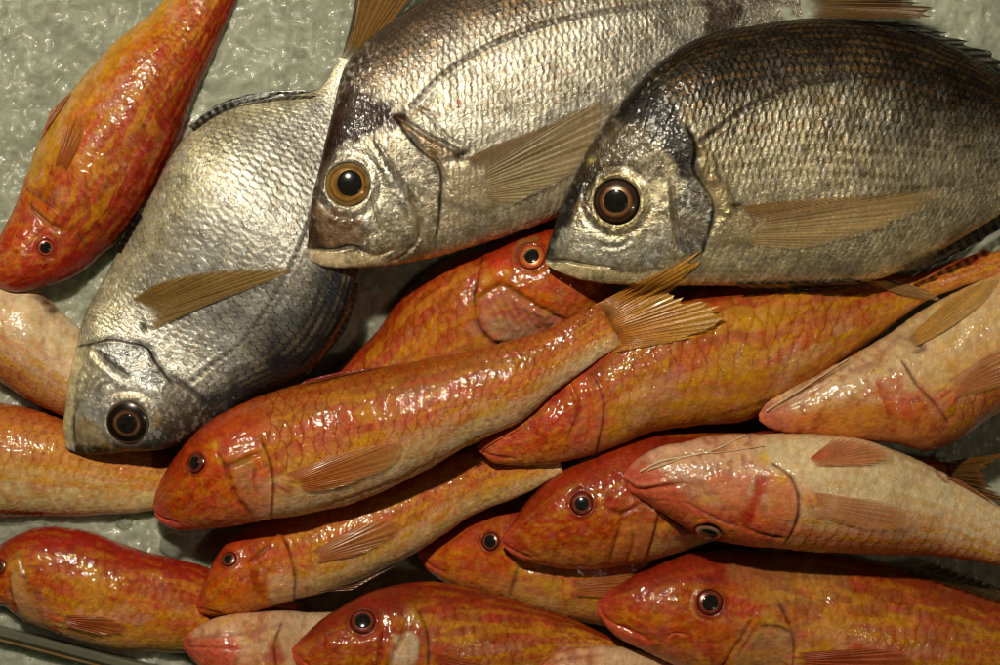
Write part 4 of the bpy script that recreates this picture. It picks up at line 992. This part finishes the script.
add_fin(f, 'dorsal_fin', [(860,22),(910,31),(965,52),(1030,95)], [(900,22),(942,31),(1000,56),(1050,92)], (34, 30, 26), (24, 22, 20), rays=14, mode='drape', z=float(f.zm[f.NS//2]), ztip=float(f.zm[f.NS//2])-4, ragged=0.35)
add_fin(f, 'anal_fin', [(905,268),(955,242),(1010,208)], [(912,277),(965,252),(1014,220)], (20, 18, 16), (14, 13, 12), rays=12, mode='drape', z=float(f.zm[f.NS//2])-4, ztip=float(f.zm[f.NS//2])-14, ray_amp=0.25, raylin=0.0, ragged=0.12)
add_fin(f, 'pelvic_fin', [(860,281),(890,279)], [(905,296),(940,300),(928,290)], (176, 136, 84), (150, 110, 64), rays=6, mode='lay', lift=1.5, raylin=0.2)
add_fin(f, 'pelvic_fin', [(735,284),(790,284),(850,282)], [(745,290),(800,291),(876,286)], (22, 20, 18), (40, 36, 30), rays=8, mode='drape', z=float(f.zm[f.NS//2])-4, ztip=float(f.zm[f.NS//2])-12)
add_fin(f, 'tail_fin', [(1104,140),(1106,180)], [(1190,90),(1150,160),(1195,230)], (120, 90, 50), (120, 90, 50), rays=16, mode='drape')

# --- the long mullet across the middle
f = mullet('long orange mullet across the centre, its forked tail over the right sea bream',
  D=[(153,506),(156,492),(165,472),(182,448),(210,420),(245,402),(290,386),(340,374),(412,362),(472,351),(518,339),(553,328),(580,314),(600,304)],
  V=[(155,515),(163,524),(180,531),(205,530),(240,525),(275,519),(318,511),(360,500),(420,473),(475,441),(520,421),(555,391),(600,358),(622,344)],
  gill=[(266,438),(275,462),(277,484),(272,520)], eye=(199,461.5,11,7,0.72,15), red=0.3, seed=19, step=1.35, cd=(160, 84, 26), cm=(208, 148, 66), cr=(200, 68, 48), cb=(226, 206, 160), stops=[-1,-0.55,-0.28,0.04,0.36,0.7], net=0.8, amp=1.0, pen=0.42, pink=0.8, yel=0.8, b0=-0.95, b1=-0.4, hc=(188, 70, 16), hd=(168, 60, 16), hb=(204, 104, 62), rows=10,
  feats=lambda f: (area(f, [(236,463),(254,458),(258,478),(244,484),(236,474)], (170, 140, 84), 0.6, 9, 0.8, nk=1.0), area(f, [(244,484),(262,470),(272,480),(270,512),(254,510)], (206, 130, 100), 0.6, 7), groove(f, [(231,466),(234,480),(241,496),(254,514)], 2.2, 2.2, (120, 40, 24), 0.8),
    groove(f, [(229,464),(244,460),(258,453),(264,452)], 2.2, 2.6, (80, 20, 14), 0.85), groove(f, [(222,452),(228,462),(232,466)], 2, 2, (40, 14, 10), 0.8), groove(f, [(260,466),(259,480),(263,498)], 1.8, 1.4, (180, 40, 30), 0.6), swirl(f, 289, 481, 20, 3, 4.5, (200, 110, 90), (200, 150, 90)),
    groove(f, [(154,512),(163,518),(180,522)], 1.8, 1.8, (160, 30, 24), 0.7), area(f, [(153,505),(163,510),(195,525),(180,533),(160,524)], (206, 76, 66), 0.75, 6), dab(f, 285, 467, 4, (190, 60, 40), 0.7, 1.5), dab(f, 229, 448, 5, (150, 50, 70), 0.6), dab(f, 219, 444, 4, (206, 160, 40), 0.8), dab(f, 262, 460, 3, (206, 50, 24), 0.9),
    groove(f, [(300,512),(345,498),(400,478),(440,456)], 2, 0.8, (170, 130, 70), 0.4), area(f, [(330,390),(440,368),(520,346),(500,370),(400,392)], (150, 104, 50), 0.45, 14)))
add_fin(f, 'pectoral_fin', [(284,474),(294,484),(306,492)], [(330,457),(365,447),(402,444),(395,462),(360,480),(330,490)], (196, 96, 30), (212, 150, 84), rays=15, mat=M_FIN, raylin=0.3, raycol=(186, 84, 28), lift=1.4, ray_amp=0.45, solid0=0.6)
zt = float(f.zm[-1])
add_fin(f, 'tail_fin', [(588,308),(603,330),(610,353)], [(640,281),(680,262),(707,248),(700,262),(688,280),(672,293),(690,298),(716,304),(729,309),(719,324),(690,338),(650,346)], (206, 126, 40), (216, 166, 66), rays=30, mode='drape', z=zt+2, ztip=zt+6, ragged=0.13, raycol=(176, 98, 30), raylin=0.32, solid0=0.75, lift=1.5, ray_amp=1.0, seed=4, mat=M_FIN, nt=40)
add_fin(f, 'dorsal_fin', [(300,384),(340,375),(378,368)], [(306,380),(345,371),(384,367)], (150, 20, 18), (170, 40, 30), rays=9, mode='drape', z=float(f.zm[f.NS//3]), ztip=float(f.zm[f.NS//3]), solid0=1)
add_fin(f, 'anal_fin', [(462,444),(510,426)], [(470,446),(524,418)], (206, 150, 50), (206, 170, 90), rays=8, mode='drape', z=float(f.zm[f.NS//2])-4, ztip=float(f.zm[f.NS//2])-8)

# ---------------------------------------------------------------- crushed ice and the tray wall
def make_ice():
    mt, nt, P, N, L = new_mat('crushed_ice')
    n1 = noise_node(N, L, 34, 7, 0.68); n1.inputs['Distortion'].default_value = 0.8; n2 = noise_node(N, L, 210, 5, 0.75)
    cr = N.new('ShaderNodeValToRGB'); e = cr.color_ramp.elements
    e[0].position = 0.3; e[0].color = (0.34, 0.365, 0.285, 1); e[1].position = 0.72; e[1].color = (0.47, 0.495, 0.395, 1)
    L.new(n1.outputs[0], cr.inputs[0])
    mul = N.new('ShaderNodeMix'); mul.data_type = 'RGBA'; mul.blend_type = 'MULTIPLY'; mul.inputs[0].default_value = 1
    L.new(cr.outputs[0], mul.inputs[6]); L.new(mrange(N, L, n2.outputs[0], 0.3, 0.7, 0.82, 1.15), mul.inputs[7])
    L.new(mul.outputs[2], P.inputs['Base Color'])
    P.inputs['Roughness'].default_value = 0.30; P.inputs['IOR'].default_value = 1.31
    P.inputs['Subsurface Weight'].default_value = 0.9; P.inputs['Subsurface Scale'].default_value = 0.012
    P.inputs['Subsurface Radius'].default_value = (0.8, 1.0, 0.9)
    P.inputs['Coat Weight'].default_value = 0.09; P.inputs['Coat Roughness'].default_value = 0.10
    P.inputs['Specular IOR Level'].default_value = 0.35
    vo = N.new('ShaderNodeTexVoronoi'); vo.inputs['Scale'].default_value = 240
    tc = N.new('ShaderNodeTexCoord'); L.new(tc.outputs['Object'], vo.inputs['Vector'])
    nd = noise_node(N, L, 60, 4, 0.6)
    vm = N.new('ShaderNodeVectorMath'); vm.operation = 'MULTIPLY_ADD'; vm.inputs[1].default_value = (0.03, 0.03, 0.03)
    L.new(nd.outputs['Color'], vm.inputs[0]); L.new(tc.outputs['Object'], vm.inputs[2])
    prev = mul.outputs[2]
    for sc_, lo, hi in ((42, 0.90, 1.08), (120, 0.92, 1.08)):
        vc = N.new('ShaderNodeTexVoronoi'); vc.inputs['Scale'].default_value = sc_; L.new(vm.outputs[0], vc.inputs['Vector'])
        sep = N.new('ShaderNodeSeparateColor'); L.new(vc.outputs['Color'], sep.inputs[0])
        mm = N.new('ShaderNodeMix'); mm.data_type = 'RGBA'; mm.blend_type = 'MULTIPLY'; mm.inputs[0].default_value = 1
        L.new(prev, mm.inputs[6]); L.new(mrange(N, L, sep.outputs[0], 0, 1, lo, hi), mm.inputs[7]); prev = mm.outputs[2]
    L.new(prev, P.inputs['Base Color'])
    ve = N.new('ShaderNodeTexVoronoi'); ve.inputs['Scale'].default_value = 70; L.new(vm.outputs[0], ve.inputs['Vector'])
    b0 = N.new('ShaderNodeBump'); b0.inputs['Strength'].default_value = 0.22; b0.inputs['Distance'].default_value = 0.004
    L.new(ve.outputs['Distance'], b0.inputs['Height'])
    b = N.new('ShaderNodeBump'); b.inputs['Strength'].default_value = 0.08; b.inputs['Distance'].default_value = 0.001
    L.new(b0.outputs[0], b.inputs['Normal'])
    L.new(vo.outputs['Distance'], b.inputs['Height'])
    n3 = noise_node(N, L, 420, 5, 0.7)
    b2 = N.new('ShaderNodeBump'); b2.inputs['Strength'].default_value = 0.10; b2.inputs['Distance'].default_value = 0.001
    L.new(n3.outputs[0], b2.inputs['Height']); L.new(b.outputs[0], b2.inputs['Normal']); L.new(b2.outputs[0], P.inputs['Normal']); L.new(b0.outputs[0], P.inputs['Coat Normal'])
    xs = np.arange(-420, 1421, 2.2); ys = np.arange(-320, 986, 2.2)
    X, Y = np.meshgrid(xs, ys, indexing='ij')
    Z = ice_h(X, Y)-34*sm(300, 460, Y)*sm(150, 380, X)
    W = world_co(X, Y, Z).reshape(-1, 3)
    o = mesh_np('ice', W, grid_faces(len(xs), len(ys), flip=True), mt)
    o['kind'] = 'structure'
make_ice()

def make_chunks():
    mt, nt, P, N, L = new_mat('clear_ice')
    P.inputs['Base Color'].default_value = (0.72, 0.74, 0.66, 1)
    P.inputs['Roughness'].default_value = 0.12; P.inputs['IOR'].default_value = 1.31
    P.inputs['Transmission Weight'].default_value = 0.85
    n = noise_node(N, L, 300, 4, 0.6)
    b = N.new('ShaderNodeBump'); b.inputs['Strength'].default_value = 0.4; b.inputs['Distance'].default_value = 0.001
    L.new(n.outputs[0], b.inputs['Height']); L.new(b.outputs[0], P.inputs['Normal'])
    spots = [((172, 546), 13, 'rounded lump of clear ice in the gap below the central mullet snout'),
             ((124, 523), 8, 'small lump of clear ice above the back of the bottom left mullet'),
             ]
    for (x, y), r, lab in spots:
        nu, nv = 20, 32
        th = np.linspace(0.05, math.pi-0.05, nu)[:, None]; ph = np.linspace(0, 2*math.pi, nv, endpoint=False)[None, :]
        d = np.stack([np.sin(th)*np.cos(ph), np.sin(th)*np.sin(ph), np.cos(th)+0*ph], -1)
        rr = r*(0.75+0.5*fbm(d[..., 0]*1.4+x, d[..., 1]*1.4+d[..., 2], 3))
        P3 = d*rr[..., None]*np.array([1, 0.85, 0.55])
        W = np.stack([P3[..., 0]*K, P3[..., 1]*K, P3[..., 2]*K], -1).reshape(-1, 3)
        W = np.concatenate([W, [W[:nv].mean(0), W[-nv:].mean(0)]])
        k = np.arange(nv); k2 = (k+1) % nv
        F3 = np.concatenate([np.stack([np.full(nv, nu*nv), k, k2], -1), np.stack([np.full(nv, nu*nv+1), (nu-1)*nv+k2, (nu-1)*nv+k], -1)])
        o = mesh_np('ice_lump', W, grid_faces(nu, nv, True), mt, None, None, F3)
        o.location = ((x-CX)*K, -(y-CY)*K, (float(ice_h(np.array([x*1.0]), np.array([y*1.0]))[0])+r*0.2)*K)
        o['label'] = lab; o['category'] = 'ice'; o['group'] = 'loose lumps of ice'
make_chunks()

def make_tray():
    mt, nt, P, N, L = new_mat('tray_plastic')
    n = noise_node(N, L, 60, 4, 0.6)
    cr = N.new('ShaderNodeValToRGB'); e = cr.color_ramp.elements
    e[0].color = (0.06, 0.062, 0.04, 1); e[1].color = (0.15, 0.15, 0.10, 1)
    L.new(n.outputs[0], cr.inputs[0]); L.new(cr.outputs[0], P.inputs['Base Color']); P.inputs['Roughness'].default_value = 0.4
    m2, nt, P, N, L = new_mat('tray_rim')
    n = noise_node(N, L, 120, 4, 0.6)
    cr = N.new('ShaderNodeValToRGB'); e = cr.color_ramp.elements
    e[0].color = (0.10, 0.06, 0.02, 1); e[1].color = (0.24, 0.16, 0.06, 1)
    L.new(n.outputs[0], cr.inputs[0]); L.new(cr.outputs[0], P.inputs['Base Color']); P.inputs['Roughness'].default_value = 0.35
    root = bpy.data.objects.new('tray_divider', None); COL.objects.link(root)
    a = np.array([-330.0, 541.0]); b = np.array([420.0, 733.0])
    dv = (b-a)/np.hypot(*(b-a)); nn = np.array([-dv[1], dv[0]])      # nn points down the picture
    root.location = ((a[0]-CX)*K, -(a[1]-CY)*K, 0)
    root['label'] = 'dark olive tray wall with thin brown rim in the lower left corner'
    root['category'] = 'tray'
    def bar(name, o0, o1, z0, z1, mat, bev):
        prof = np.array([(o0, z0), (o0, z1-bev), (o0+bev, z1), (o1-bev, z1), (o1, z1-bev), (o1, z0)])
        n = 90
        ts = np.linspace(0, 1, n)
        base = a+(b-a)*ts[:, None]
        wob = (fbm(ts*9, 0*ts+2.0, 2)-0.5)*1.6
        XY = base[:, None, :]+nn*(prof[:, 0][None, :, None]+wob[:, None, None])
        Z = np.broadcast_to(prof[:, 1][None, :], XY.shape[:2])
        W = world_co(XY[..., 0], XY[..., 1], Z).reshape(-1, 3)-np.array(root.location)
        m = len(prof)
        F = grid_faces(n, m, True)
        W = np.concatenate([W, [W[:m].mean(0), W[-m:].mean(0)]])
        k = np.arange(m); k2 = (k+1) % m
        F3 = np.concatenate([np.stack([np.full(m, n*m), k2, k], -1), np.stack([np.full(m, n*m+1), (n-1)*m+k, (n-1)*m+k2], -1)])
        ob = mesh_np(name, W, F, mat, root, None, F3)
        for p in ob.data.polygons: p.use_smooth = False
    bar('wall', 0, 10, -30, 15, mt, 2.5)
    bar('rim', 10.6, 13.2, -20, 17, m2, 1.0)
make_tray()
